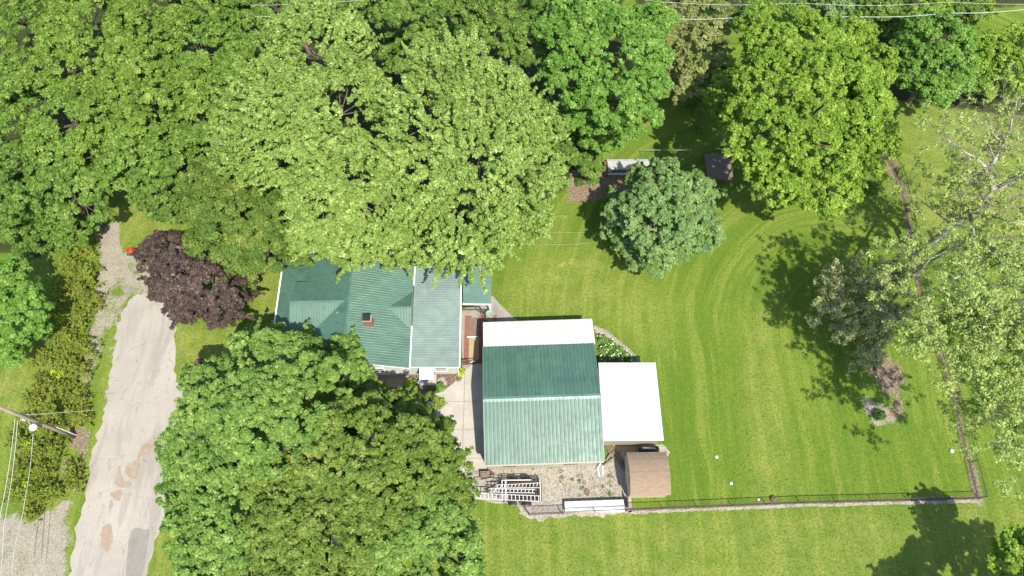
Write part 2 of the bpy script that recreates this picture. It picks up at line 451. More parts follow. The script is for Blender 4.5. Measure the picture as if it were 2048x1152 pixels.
masks = {k: np.zeros(GX.shape) for k in ("dirt", "gravel", "forest", "dry")}
def paint(k, pts, w=0.6, val=1.0):
    s = sdf(poly_px(pts), GX, GY)
    masks[k] = np.maximum(masks[k], val * np.clip(0.5 + s / (2 * w), 0, 1))
def paint_line(k, pts, r, w=0.3, val=1.0):
    d = line_d(poly_px(pts), GX, GY)
    masks[k] = np.maximum(masks[k], val * np.clip(0.5 + (r - d) / (2 * w), 0, 1))
# woodland floor
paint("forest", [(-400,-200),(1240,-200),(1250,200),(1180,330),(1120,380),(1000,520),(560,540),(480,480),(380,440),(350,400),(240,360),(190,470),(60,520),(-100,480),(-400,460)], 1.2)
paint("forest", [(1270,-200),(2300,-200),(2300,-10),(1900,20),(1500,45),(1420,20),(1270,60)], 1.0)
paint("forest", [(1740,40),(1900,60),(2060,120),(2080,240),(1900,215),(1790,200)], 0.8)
# leaf-litter and beds
paint("dirt", [(1140,340),(1290,330),(1290,380),(1210,400),(1130,410)], 0.5, 0.75)
paint("dirt", [(1690,690),(1760,680),(1815,740),(1820,830),(1790,860),(1755,855),(1770,800),(1720,740)], 1.2, 0.68)
paint("dirt", [(380,560),(490,560),(480,660),(400,640)], 0.5, 0.4)
paint_line("dirt", [(1772,285),(1765,320),(1800,355),(1812,400),(1822,470),(1830,540),(1850,620),(1880,700),(1905,780),(1925,870),(1945,940),(1957,995)], 0.28, 0.2, 0.85)
paint("dirt", [(1755,325),(1795,320),(1812,380),(1795,370)], 0.3, 0.75)
paint_line("dirt", [(1250,1018),(1600,1004),(1975,993)], 0.13, 0.1, 0.6)
paint("dirt", [(130,850),(185,860),(175,905),(140,900)], 0.3, 0.75)
paint("dirt", [(110,890),(170,930),(165,980),(120,960)], 0.5, 0.55)
paint("dirt", [(170,445),(215,420),(205,470),(190,490)], 0.5, 0.7)
paint("dirt", [(1880,1045),(1915,1045),(1910,1062),(1885,1062)], 0.3, 0.62)
# pale gravel
paint("gravel", [(190,460),(235,440),(245,500),(232,560),(205,620),(180,640),(195,560),(200,510)], 0.5, 0.85)
paint("gravel", [(200,500),(300,500),(320,560),(262,600),(215,680),(185,780),(170,860),(160,960),(150,1060),(160,700),(185,600)], 0.6, 0.58)
paint("gravel", [(-60,1010),(60,1030),(120,1000),(160,960),(150,1050),(140,1200),(-60,1200)], 1.0, 0.68)
paint("gravel", [(1718,775),(1745,795),(1795,830),(1800,852),(1750,852),(1728,830)], 0.6, 0.8)
paint("gravel", [(455,655),(490,650),(480,690),(460,690)], 0.4, 0.5)
paint_line("gravel", [(1240,1026),(1600,1013),(1965,1000)], 0.12, 0.15, 0.6)
paint_line("gravel", [(1945,940),(1960,1010)], 0.45, 0.35, 0.7)
paint_line("gravel", [(1765,315),(1800,360),(1815,440),(1830,560)], 0.42, 0.3, 0.55)
paint("gravel", [(250,545),(352,555),(362,640),(345,600),(255,600),(235,660),(222,760),(205,760),(222,640)], 0.8, 0.62)
paint_line("gravel", [(262,590),(238,650),(222,740),(203,840),(182,930),(160,1040),(140,1152)], 0.25, 0.5, 0.6)
paint_line("gravel", [(352,600),(350,740),(366,780),(400,830)], 0.1, 0.3, 0.55)
paint_line("gravel", [(345,1010),(318,1060),(292,1152)], 0.1, 0.3, 0.6)
paint("dirt", [(150,900),(190,890),(175,960),(160,1000),(140,960)], 0.6, 0.5)
# dry, thin grass
paint("dry", [(520,560),(562,540),(556,680),(470,690),(350,640),(350,780),(380,790),(520,680)], 1.2, 0.5)
paint("dry", [(240,380),(330,420),(330,470),(200,500)], 1.0, 0.45)
paint("dry", [(-60,760),(100,700),(120,800),(0,850)], 1.0, 0.4)
paint("dry", [(1000,560),(1180,480),(1340,600),(1340,720),(1230,650),(1010,640)], 1.5, 0.33)
paint("dry", [(1480,620),(1540,600),(1590,1000),(1500,1000)], 1.2, 0.28)
paint("dry", [(1800,230),(2100,210),(2100,520),(1850,480)], 1.5, 0.36)
paint("dry", [(950,1030),(2100,1010),(2100,1200),(950,1200)], 1.0, 0.28)
paint("dry", [(280,1050),(330,1040),(400,1200),(270,1200)], 1.0, 0.3)
paint_line("dry", [(1112,560),(1125,530),(1150,520),(1160,540)], 0.12, 0.12, 1.0)
ny, nx = GX.shape
gv = np.stack([GX.ravel(), GY.ravel(), np.zeros(GX.size)], 1)
ii = np.arange(GX.size).reshape(ny, nx)
q = np.stack([ii[:-1, :-1], ii[:-1, 1:], ii[1:, 1:], ii[1:, :-1]], -1).reshape(-1, 4)
me = bpy.data.meshes.new("ground")
me.vertices.add(len(gv)); me.vertices.foreach_set("co", gv.astype(np.float32).ravel())
me.loops.add(q.size); me.loops.foreach_set("vertex_index", q.astype(np.int32).ravel())
me.polygons.add(len(q)); me.polygons.foreach_set("loop_start", np.arange(0, q.size, 4, dtype=np.int32))
me.polygons.foreach_set("loop_total", np.full(len(q), 4, dtype=np.int32))
for k, a in masks.items():
    me.attributes.new(k, 'FLOAT', 'POINT').data.foreach_set("value", a.ravel().astype(np.float32))
me.materials.append(M['ground']); me.update()
tag(link("ground", me, None), kind="structure")

def ragged(pts, z, step=0.35, amp=0.10, seed=0, close=True):
    """outline with small irregularities, at height z"""
    r = np.random.default_rng(seed)
    out = []
    n = len(pts)
    for i in range(n):
        a, b = pts[i], pts[(i + 1) % n]
        k = max(1, int(math.hypot(b[0] - a[0], b[1] - a[1]) / step))
        for j in range(k):
            t = j / k
            out.append((a[0] + (b[0] - a[0]) * t + r.normal() * amp, a[1] + (b[1] - a[1]) * t + r.normal() * amp, z))
    return out
def sheet(name, pts, z, m, amp=0.0, seed=0, kind="structure", parent=None, thick=0.0):
    pp = ragged(pts, z, 0.35, amp, seed) if amp else [(p[0], p[1], z) for p in pts]
    bm = bmesh.new()
    vs = [bm.verts.new(p) for p in pp]
    f = bm.faces.new(vs)
    if f.normal.z < 0 or f.calc_area() == 0: f.normal_flip()
    bm.normal_update()
    if f.normal.z < 0: f.normal_flip()
    if thick:
        ext = bmesh.ops.extrude_face_region(bm, geom=[f])
        for e in ext['geom']:
            if isinstance(e, bmesh.types.BMVert): e.co.z += thick
    bmesh.ops.triangulate(bm, faces=[x for x in bm.faces if len(x.verts) > 4])
    me = bpy.data.meshes.new(name); bm.to_mesh(me); bm.free()
    me.materials.append(m)
    o = link(name, me, None, parent)
    if kind: o["kind"] = kind
    return o
def smooth_px(pts, n=6):
    """closed Catmull-Rom through ground points given in photograph positions"""
    p = poly_px(pts); out = []
    k = len(p)
    for i in range(k):
        p0, p1, p2, p3 = p[(i-1) % k], p[i], p[(i+1) % k], p[(i+2) % k]
        for j in range(n):
            t = j / n
            out.append(tuple(0.5*((2*p1)+(-p0+p2)*t+(2*p0-5*p1+4*p2-p3)*t*t+(-p0+3*p1-3*p2+p3)*t**3)))
    return out

sheet("road", smooth_px([(128,1300),(137,1152),(160,1040),(182,930),(203,840),(222,740),(238,650),(258,598),(290,588),(335,600),(352,660),(347,740),(362,775),(400,830),(470,900),(420,960),(345,1010),(318,1060),(292,1152),(275,1300)]), 0.006, M['road'], 0.11, 3)
sheet("asphalt_patch", smooth_px([(262,1062),(290,1060),(300,1066),(284,1160),(278,1210),(248,1210),(252,1140)], 3), 0.011, M['asphalt'], 0.02, 5)
for i, pts in enumerate([[(318,872),(300,905),(283,915),(275,955),(262,955),(250,945),(254,930),(272,918),(285,890)],
                         [(240,930),(247,960),(262,965),(258,975),(234,972),(232,955)],
                         [(222,985),(243,980),(241,1000),(226,998)],
                         [(204,1055),(222,1050),(226,1080),(215,1105),(202,1090)],
                         [(220,1000),(226,1004),(222,1022),(218,1020)]]):
    sheet("mud_stain", smooth_px(pts, 5), 0.011, M['mud'], 0.035, 20 + i)
# gravel yard and concrete
sheet("gravel_yard", smooth_px([(945,938),(975,938),(1210,926),(1215,880),(1325,888),(1330,920),(1262,930),(1262,1000),(1253,1026),(1150,1034),(1060,1040),(1035,1012),(985,1006),(940,1000),(900,975),(905,940)], 4), 0.006, M['gravel'], 0.10, 8)
drive = [(860,792),(885,783),(905,768),(922,752),(932,738),(945,730),(975,722),(985,940),(950,943),(860,943),(700,935),(690,880),(800,850),(850,820)]
sheet("driveway_base", poly_px(drive), 0.006, M['mulch'])
def clip_poly(poly, ax, lim, keep_less):
    out = []
    for i in range(len(poly)):
        a, b = poly[i], poly[(i+1) % len(poly)]
        ia = (a[ax] <= lim) == keep_less; ib = (b[ax] <= lim) == keep_less
        if ia: out.append(a)
        if ia != ib:
            t = (lim - a[ax]) / (b[ax] - a[ax])
            out.append(tuple(a[k] + (b[k] - a[k]) * t for k in (0, 1)))
    return out
dp = [tuple(p) for p in poly_px(drive)]
base_drive = bpy.data.objects["driveway_base"]; base_drive.name = "driveway"
gx = [-12.5, -9.6, -6.6, -4.1, -0.5]; gy = [9.0, 11.2, 13.6, 16.0, 20.5]
for i in range(4):
    for j in range(4):
        c = dp
        for ax, lo, hi in ((0, gx[i] + 0.012, gx[i+1] - 0.012), (1, gy[j] + 0.012, gy[j+1] - 0.012)):
            if c: c = clip_poly(c, ax, lo, False)
            if c: c = clip_poly(c, ax, hi, True)
        if len(c) > 2 and abs(sum(c[k][0]*c[(k+1)%len(c)][1]-c[(k+1)%len(c)][0]*c[k][1] for k in range(len(c)))) > 0.6:
            sheet("concrete_slab", c, 0.012, M['concrete'], parent=base_drive, kind=None, thick=0.05)
sheet("mulch_bed", smooth_px([(700,748),(860,748),(925,744),(932,740),(920,756),(900,772),(880,784),(850,794),(800,800),(720,790)], 5), 0.02, M['mulch'], 0.03, 9)
sheet("patio", poly_px([(700,748),(760,748),(818,752),(822,766),(800,775),(700,775)]), 0.05, M['mud'])
# patio between the house and the garage
sheet("patio", poly_px([(920,620),(985,600),(1000,610),(1045,650),(980,700),(975,735),(925,738)]), 0.008, M['concrete_old'])
tag(sheet("path", smooth_px([(984,592),(998,606),(1022,630),(1048,655),(1010,660),(975,640),(975,615)], 4), 0.013, M['concrete_old'], thick=0.02), kind="structure")

# brick courses of the patio, real joints; near-identical small bricks joined
def bricks(name, x0, x1, y0, y1, z, bw=0.2, bl=0.1, gap=0.012, seed=0):
    r = random.Random(seed); mb = MB()
    y = y0; row = 0
    while y < y1:
        x = x0 - (bw / 2 if row % 2 else 0)
        while x < x1:
            a, b = max(x, x0), min(x + bw - gap, x1)
            if b - a > 0.03:
                mb.box(a, y, z, b, y + bl - gap, z + 0.02 + r.uniform(0, 0.008))
            x += bw
        y += bl; row += 1
    o = mb.build(name, M['brick'])
    return tag(o, kind="structure")
def xy(u, v, h=0): p = P(u, v, h); return p.x, p.y
a = P(927, 728); b = P(938, 633); cc = P(972, 633)
bricks("brick_paving", a.x, a.x + 0.62, a.y, b.y, 0.01, seed=1)
bricks("brick_paving", P(956, 728).x, cc.x, a.y, b.y, 0.01, seed=2)
bricks("brick_paving", P(985, 640).x, P(994, 640).x, P(985, 648).y, P(985, 630).y, 0.02, seed=3)

# ------------------------------------------------------------------ corrugated roofing
def panel_mesh(name, w, length, rib, ribh, m, ribw=0.05):
    """one sheet: x across, y up the slope, z out of the roof"""
    mb = MB()
    prof = [(0, 0)]
    n = max(1, round(w / rib)); s = w / n
    for i in range(n):
        c = (i + 0.5) * s
        prof += [(c - ribw, 0), (c - ribw * 0.45, ribh), (c + ribw * 0.45, ribh), (c + ribw, 0)]
    prof.append((w, 0))
    vs = []
    for y in (0, length):
        vs += [(x, y, z) for x, z in prof]
    k = len(prof)
    fs = [(i, i + 1, k + i + 1, k + i) for i in range(k - 1)]
    # folded lower edge gives the sheet a thickness
    vs += [(x, 0, z - 0.03) for x, z in prof]
    fs += [(2*k + i, 2*k + i + 1, i + 1, i) for i in range(k - 1)]
    mb.add(vs, fs)
    return mb.mesh(name, m)
def slope(parent, origin, across, up, width, length, m, rib=0.229, ribh=0.022, pw=0.914, ribw=0.045):
    """lays panels side by side on one roof slope; origin = lower left corner"""
    ax = Vector(across).normalized(); upv = Vector(up).normalized(); nz = ax.cross(upv).normalized()
    n = max(1, round(width / pw)); w = width / n
    me = panel_mesh("roof_panel", w - 0.001, length, rib, ribh, m, ribw)
    out = []
    for i in range(n):
        o = link("roof_panel", me, None, parent)
        p = Vector(origin) + ax * (i * w)
        o.matrix_local = Matrix(((ax.x, upv.x, nz.x, p.x), (ax.y, upv.y, nz.y, p.y), (ax.z, upv.z, nz.z, p.z), (0, 0, 0, 1)))
        out.append(o)
    return out
def window(parent, c, w, h, nrm, m_frame=None):
    """framed window on a wall, c = centre on the wall face, nrm = outward 2D normal"""
    nx_, ny_ = nrm
    t = Vector((-ny_, nx_, 0)); n = Vector((nx_, ny_, 0)); c = Vector(c); z = Vector((0, 0, 1))
    fr = MB()
    for s in (-1, 1):
        fr.bar(c + t*s*(w/2) - z*(h/2+.05) + n*.02, c + t*s*(w/2) + z*(h/2+.05) + n*.02, .08, .07, up=n)
        fr.bar(c - t*(w/2-.04) + z*s*(h/2) + n*.02, c + t*(w/2-.04) + z*s*(h/2) + n*.02, .06, .08)
    fr.bar(c - t*(w/2-.04) + n*.015, c + t*(w/2-.04) + n*.015, .03, .04)
    f = fr.build("window", m_frame or M['white'], parent)
    g = MB(); a = c - t*(w/2-.03) + n*.008; b = c + t*(w/2-.03) + n*.008
    g.add([a - z*(h/2), b - z*(h/2), b + z*(h/2), a + z*(h/2)], [(0, 1, 2, 3)])
    return f, g.build("pane", M['glass'], f)

# ------------------------------------------------------------------ garage
def wall_ribbed(mb, a, b, z0, z1, out, rib=0.3, d=0.03):
    """vertical ribbed cladding between a and b"""
    a = Vector((a[0], a[1], 0)); b = Vector((b[0], b[1], 0)); o = Vector((out[0], out[1], 0))
    Lx = (b - a).length; n = int(Lx / rib); t = (b - a).normalized()
    for i in range(n + 1):
        p = a + t * min(i * rib + rib * .5, Lx - .05) + o * (d / 2)
        mb.bar(p + Vector((0, 0, z0)), p + Vector((0, 0, z1)), 0.05, d, up=o)

gar = empty("garage", P(976, 940), R(2.0), "cream garage with a green ribbed metal roof, white along its north edge", "garage")
GW, GD, GE, GR = 9.05, 9.55, 2.86, 4.06
w = MB()
poly = [(0, 0), (0, 0)]
w.box(0, 0, 0, GW, 0.12, GE); w.box(0, GD - 0.12, 0, GW, GD, GE)
for x0 in (0, GW - 0.12):
    w.add([(x0, .12, 0), (x0+.12, .12, 0), (x0+.12, GD-.12, 0), (x0, GD-.12, 0), (x0, .12, GE), (x0+.12, .12, GE), (x0+.12, GD-.12, GE), (x0, GD-.12, GE), (x0, GD/2, GR), (x0+.12, GD/2, GR)],
          [(0,3,7,8,4), (1,5,9,6,2), (4,8,9,5), (8,7,6,9), (0,4,5,1), (3,2,6,7)])
w.build("wall", M['cream'], gar)
rb = MB()
wall_ribbed(rb, (0, 0), (GW, 0), 0.02, GE - 0.1, (0, -1)); wall_ribbed(rb, (0, 0), (0, GD), 0.02, GE - 0.1, (-1, 0)); wall_ribbed(rb, (GW, 0), (GW, GD), 0.02, GE - 0.1, (1, 0))
rb.build("wall_ribs", M['cream'], gar)
OV, RK = 0.13, 0.12
sl = (GR - GE) / (GD / 2)
deck = MB()
for s in (0, 1):
    y0 = -OV if s == 0 else GD + OV
    z0 = GE - sl * OV
    deck.add([(-RK, y0, z0), (GW+RK, y0, z0), (GW+RK, GD/2, GR), (-RK, GD/2, GR), (-RK, y0, z0-.1), (GW+RK, y0, z0-.1), (GW+RK, GD/2, GR-.1), (-RK, GD/2, GR-.1)],
             [(0,1,2,3), (7,6,5,4), (0,4,5,1), (1,5,6,2), (3,7,4,0)])
roof = deck.build("roof", M['green'], gar)
ln = math.hypot(GD/2 + OV, sl * (GD/2 + OV))
up_s = Vector((0, 1, sl)); up_n = Vector((0, -1, sl))
off = Vector((0, 0, 0.012))
slope(roof, Vector((-RK, -OV, GE - sl*OV)) + off, (1, 0, 0), up_s, GW + 2*RK, ln, M['green'], 0.3, 0.04, ribw=0.07)
slope(roof, Vector((GW+RK, GD+OV, GE - sl*OV)) + off, (-1, 0, 0), up_n, GW + 2*RK, ln, M['green'], 0.3, 0.03)
cap = MB()
cap.add([(-RK-.02, GD/2-.22, GR-.015), (GW+RK+.02, GD/2-.22, GR-.015), (GW+RK+.02, GD/2, GR+.06), (-RK-.02, GD/2, GR+.06), (-RK-.02, GD/2+.22, GR-.015), (GW+RK+.02, GD/2+.22, GR-.015)],
        [(0,1,2,3), (3,2,5,4)])
cap.build("ridge_cap", M['green_shed'], roof)
for x in (-RK-.03, GW+RK+.03):
    tr = MB()
    for y0 in (-OV, GD+OV):
        tr.bar((x, y0, GE - sl*OV), (x, GD/2, GR + .0), 0.06, 0.14)
    tr.build("rake_trim", M['green_shed'], roof)
MB().bar((-RK, -OV-.06, GE-sl*OV-.06), (GW+RK, -OV-.06, GE-sl*OV-.06), .11, .1).build("gutter", M['cream'], roof)
window(gar, (1.75, -.02, 1.75), 1.0, .5, (0, -1), M['iron']); window(gar, (6.65, -.02, 1.75), 1.0, .5, (0, -1), M['iron'])
dr = MB(); dr.box(-.05, 3.0, .02, -.005, 7.4, 2.45); dd = dr.build("garage_door", M['white'], gar)
pn = MB()
for i in range(4):
    for j in range(6):
        pn.box(-.07, 3.06 + j*.73, .08 + i*.59, -.052, 3.06 + j*.73 + .66, .08 + i*.59 + .52)
pn.build("door_panels", M['white'], dd)
ds = MB(); ds.bar((GW-.05, -.12, .15), (GW-.05, -.12, GE-.3), .09, .07); ds.bar((GW-.05, -.12, .12), (GW-.0, -.85, .06), .09, .07)
ds.build("downspout", M['white'], gar)
# white lean-to on the north side
lt = empty("lean_to", (0, 0, 0), 0)
lt.parent = gar
lt.name = "lean_to"
le = MB(); l0, l1 = GD + .12, GD + 2.38
zl0, zl1 = GE - sl*OV - .08, 2.26
le.box(.05, l1 - .12, 0, GW + .15, l1, zl1 - .05)
for x0 in (.05, GW + .03):
    le.add([(x0, l0, 0), (x0+.12, l0, 0), (x0+.12, l1-.12, 0), (x0, l1-.12, 0), (x0, l0, zl0-.1), (x0+.12, l0, zl0-.1), (x0+.12, l1-.12, zl1-.05), (x0, l1-.12, zl1-.05)],
           [(0,3,7,4), (1,5,6,2), (4,7,6,5)])
le.build("wall", M['cream'], lt)
rf = MB(); rf.add([(-.12, l0, zl0-.03), (GW+.3, l0, zl0-.03), (GW+.3, l1+.25, zl1-.06), (-.12, l1+.25, zl1-.06), (-.12, l0, zl0-.1), (GW+.3, l0, zl0-.1), (GW+.3, l1+.25, zl1-.14), (-.12, l1+.25, zl1-.14)],
                  [(3,2,1,0), (4,5,6,7), (2,3,7,6), (0,4,7,3), (1,2,6,5)])
lroof = rf.build("roof", M['white'], lt)
dl = l1 + .25 - l0; dz = zl0 - (zl1 - .06)
for o in slope(lt, Vector((GW+.3, l1+.25, zl1 - .05)), (-1, 0, 0), (0, -dl, dz), GW + .42, math.hypot(dl, dz), M['white_roof'], 0.3, 0.02): pass

# ------------------------------------------------------------------ white-roofed annexe east of the garage
an = empty("annexe", (7.38, 12.25, 0), R(0.6), "cream annexe with a plain white low-pitched metal roof on the east side of the garage", "outbuilding")
AW, AD = 4.55, 6.1
w = MB(); w.box(0, 0, 0, AW, .1, 2.62); w.box(0, AD-.1, 0, AW, AD, 2.62); w.box(0, .1, 0, .1, AD-.1, 2.62); w.box(AW-.1, .1, 0, AW, AD-.1, 2.62)
w.build("wall", M['cream'], an)
rb = MB(); wall_ribbed(rb, (0, 0), (AW, 0), .02, 2.6, (0, -1), .22); wall_ribbed(rb, (AW, 0), (AW, AD), .02, 2.6, (1, 0), .22); wall_ribbed(rb, (0, AD), (AW, AD), .02, 2.6, (0, 1), .22)
rb.build("wall_ribs", M['cream'], an)
rf = MB(); rf.add([(-.1, -.2, 2.76), (AW+.15, -.2, 2.64), (AW+.15, AD+.2, 2.64), (-.1, AD+.2, 2.76), (-.1, -.2, 2.66), (AW+.15, -.2, 2.54), (AW+.15, AD+.2, 2.54), (-.1, AD+.2, 2.66)],
                  [(0,1,2,3), (7,6,5,4), (0,4,5,1), (1,5,6,2), (2,6,7,3), (3,7,4,0)])
ar = rf.build("roof", M['white'], an)
slope(ar, (-.1, AD+.2, 2.775), (0, -1, 0), (1, 0, -.12/4.8), AD + .4, 4.8, M['white_roof'], 0.3, 0.012)

# ------------------------------------------------------------------ house
hx = Vector((-20.0, 18.25, 0))
house = empty("house", hx, R(0.8), "pale sided bungalow with a green metal roof, a dormer and a brick chimney", "house")
# local x: west eave wall 0 .. east wall of addition
def hz(x, y, z): return Vector((x, y, z))
XW, XR, XE, XA = 0.0, 6.25, 11.3, 15.35      # west wall, ridge, east wall of main part, east wall of addition
YN = 12.0
ZR, ZW, ZE = 4.6, 2.25, 2.72
sw = (ZR - ZW) / (XR - XW + .45); se = (ZR - ZE) / (XE - XR + .15)
w = MB()
zwl = ZR - sw * (XR - XW) - .08; zel = ZR - se * (XE - XR) - .08
for y0 in (0, YN - .15):
    w.add([(XW, y0, 0), (XE, y0, 0), (XE, y0, zel), (XR, y0, ZR-.1), (XW, y0, zwl), (XW, y0+.15, 0), (XE, y0+.15, 0), (XE, y0+.15, zel), (XR, y0+.15, ZR-.1), (XW, y0+.15, zwl)],
          [(0,1,2,3,4), (9,8,7,6,5), (0,4,9,5), (1,6,7,2), (4,3,8,9), (3,2,7,8)])
w.box(XW, .15, 0, XW+.15, YN-.15, zwl); w.box(XE-.15, .15, 0, XE, YN-.15, zel)
w.build("wall", M['siding'], house)
w = MB(); w.box(XE+.003, .003, 0, XA, .15, 2.36); w.box(XE+.003, YN-2.65, 0, XA, YN-2.5, 2.36); w.box(XA-.15, .15, 0, XA, YN-2.65, 2.3)
w.build("wall", M['siding'], house)
# siding laps on the south walls
lp = MB()
for i in range(14):
    z = .2 + i * .15
    lp.bar((XW, -.012, z), (XA, -.012, z), .02, .012)
    lp.bar((XA+.012, 0, z), (XA+.012, YN-2.5, z), .02, .012)
    lp.bar((XW-.012, 0, z), (XW-.012, YN, z), .02, .012)
lp.build("siding_laps", M['siding'], house)
y0, y1 = -.32, YN + .3
deck = MB()
def slab(mb, a, b, c, d, t=.1):
    a, b, c, d = map(Vector, (a, b, c, d)); k = Vector((0, 0, t))
    mb.add([a, b, c, d, a-k, b-k, c-k, d-k], [(0,1,2,3), (7,6,5,4), (0,4,5,1), (1,5,6,2), (2,6,7,3), (3,7,4,0)])
xw0 = XW - .45; xe1 = XE + .15
slab(deck, (xw0, y1, ZW), (xw0, y0, ZW), (XR, y0, ZR), (XR, y1, ZR))
slab(deck, (xe1, y0, ZE), (xe1, y1, ZE), (XR, y1, ZR), (XR, y0, ZR))
roof = deck.build("roof", M['green'], house)
slope(roof, (xw0, y1, ZW+.012), (0, -1, 0), (XR-xw0, 0, ZR-ZW), y1-y0, math.hypot(XR-xw0, ZR-ZW), M['green'], .229, .009, ribw=.03)
slope(roof, (xe1, y0, ZE+.012), (0, 1, 0), (XR-xe1, 0, ZR-ZE), y1-y0, math.hypot(XR-xe1, ZR-ZE), M['green'], .229, .009, ribw=.03)
cap = MB()
cap.add([(XR-.16, y0-.01, ZR-.03), (XR, y0-.01, ZR+.045), (XR+.16, y0-.01, ZR-.03), (XR-.16, y1, ZR-.03), (XR, y1, ZR+.045), (XR+.16, y1, ZR-.03)], [(0,3,4,1), (1,4,5,2)])
cap.build("ridge_cap", M['green'], roof)
MB().bar((xw0-.05, y0, ZW-.02), (xw0-.05, y1, ZW-.02), .12, .11).build("gutter", M['white'], roof)
MB().bar((xe1+.03, y0, ZE-.0), (xe1+.03, 4.0-.55, ZE-.0), .1, .09).build("gutter", M['white'], roof)
MB().bar((xe1+.03, 7.3, ZE-.0), (xe1+.03, y1, ZE-.0), .1, .09).build("gutter", M['white'], roof)
tr = MB(); tr.bar((xw0, y0-.03, ZW-.03), (XR, y0-.03, ZR-.03), .03, .13); tr.bar((xe1, y0-.03, ZE-.03), (XR, y0-.03, ZR-.03), .03, .13)
tr.build("rake_trim", M['white'], roof)
# dormer on the west slope
dy = P(640, 605, 4.45).y - hx.y
DX0, DZR, DZE, DH = 1.35, 4.47, 3.55, 2.35
dm = empty("dormer", (0, 0, 0), 0); dm.parent = house
w = MB()
w.add([(DX0+.3, dy-DH+.25, 2.6), (DX0+.3, dy+DH-.25, 2.6), (DX0+.3, dy+DH-.25, DZE), (DX0+.3, dy, DZR-.1), (DX0+.3, dy-DH+.25, DZE),
       (DX0+3, dy-DH+.25, 2.6), (DX0+3, dy+DH-.25, 2.6), (DX0+3, dy+DH-.25, DZE), (DX0+3, dy, DZR-.1), (DX0+3, dy-DH+.25, DZE)],
      [(4,3,2,1,0), (0,5,9,4), (1,2,7,6)])
w.build("wall", M['siding'], dm)
f = MB()
slab(f, (DX0, dy-DH, DZE-.0), (XR-.05, dy-DH, DZE-.0), (XR-.05, dy, DZR), (DX0, dy, DZR), .07)
slab(f, (XR-.05, dy+DH, DZE), (DX0, dy+DH, DZE), (DX0, dy, DZR), (XR-.05, dy, DZR), .07)
dr_ = f.build("roof", M['green'], dm)
ll = math.hypot(DH, DZR-DZE)
slope(dm, (DX0, dy-DH, DZE+.012), (1, 0, 0), (0, DH, DZR-DZE), XR-.05-DX0, ll, M['green'], .229, .014, ribw=.03)
slope(dm, (XR-.05, dy+DH, DZE+.012), (-1, 0, 0), (0, -DH, DZR-DZE), XR-.05-DX0, ll, M['green'], .229, .01, ribw=.03)
MB().bar((DX0-.02, dy, DZR+.02), (XR-.1, dy, DZR+.02), .2, .04).build("ridge_cap", M['green_shed'], dm)
MB().bar((DX0, dy-DH-.04, DZE-.02), (XR-2.6, dy-DH-.04, DZE-.02), .08, .08).build("gutter", M['white'], dm)
window(dm, (DX0+.28, dy-.7, 3.2), .8, .7, (-1, 0)); window(dm, (DX0+.28, dy+.7, 3.2), .8, .7, (-1, 0))
# cross gable on the east slope
gy_ = P(800, 619, 3.3).y - hx.y
cg = empty("cross_gable", (0, 0, 0), 0); cg.parent = house
cz = 3.42; ch = 1.85
f = MB()
slab(f, (XR+2.2, gy_-ch, ZE-.02), (XE+.12, gy_-ch, ZE-.02), (XE+.12, gy_, cz), (XR+2.2, gy_, cz), .05)
slab(f, (XE+.12, gy_+ch, ZE-.02), (XR+2.2, gy_+ch, ZE-.02), (XR+2.2, gy_, cz), (XE+.12, gy_, cz), .05)
f.build("roof", M['green'], cg)
ll = math.hypot(ch, cz-ZE+.02)
slope(cg, (XR+2.2, gy_-ch, ZE-.006), (1, 0, 0), (0, ch, cz-ZE+.02), XE+.12-XR-2.2, ll, M['green'], .229, .03)
slope(cg, (XE+.12, gy_+ch, ZE-.006), (-1, 0, 0), (0, -ch, cz-ZE+.02), XE+.12-XR-2.2, ll, M['green'], .229, .02)
MB().bar((XR+2.9, gy_, cz+.01), (XE+.1, gy_, cz+.01), .16, .03).build("ridge_cap", M['green_shed'], cg)
# low roof of the east addition
f = MB()
za0, za1 = 2.66, 2.42
slab(f, (XE+.19, -.2, za0), (XA+.2, -.2, za1), (XA+.2, YN-2.3, za1), (XE+.19, YN-2.3, za0), .12)
ar = f.build("roof", M['siding'], house)
slope(ar, (XA+.2, -.2, za1+.012), (0, 1, 0), (XE-XA-.01, 0, za0-za1), YN-2.1, math.hypot(XA-XE+.01, za0-za1), M['green_old'], .229, .03)
MB().bar((XA+.26, -.25, za1-.03), (XA+.26, YN-2.3, za1-.03), .11, .1).build("gutter", M['white'], ar)
MB().bar((XE+.19, -.23, za0-.02), (XA+.2, -.23, za1-.02), .03, .13).build("rake_trim", M['white'], ar)
dsp = MB(); dsp.bar((XA+.05, -.1, .1), (XA+.05, -.1, za1-.1), .08, .07); dsp.build("downspout", M['white'], house)
# south door canopy
cx0, cx1 = P(839, 745, 2.3).x - hx.x, P(867, 745, 2.3).x - hx.x
f = MB(); slab(f, (cx0, -1.15, 2.25), (cx1, -1.15, 2.25), (cx1, -.02, 2.45), (cx0, -.02, 2.45), .06)
for x in (cx0+.05, cx1-.05): f.bar((x, -.02, 1.7), (x, -.95, 2.2), .04)
f.build("door_canopy", M['white'], house)
dr = MB(); dr.box((cx0+cx1)/2-.45, -.05, .25, (cx0+cx1)/2+.45, -.013, 2.2); d_ = dr.build("door", M['oldwood'], house)
MB().lathe(((cx0+cx1)/2+.36, -.08, 1.2), [(.03, 0), (.04, .03), (.03, .06)], 8).build("handle", M['galv'], d_)
st = MB(); st.box((cx0+cx1)/2-.6, -1.0, 0, (cx0+cx1)/2+.6, -.05, .18); st.build("door_step", M['concrete'], house)
window(house, (XA-1.4, -.02, 1.45), 1.0, .9, (0, -1)); window(house, (8.6, -.02, 1.45), 1.1, 1.0, (0, -1)); window(house, (3.2, -.02, 1.4), 1.2, 1.1, (0, -1))
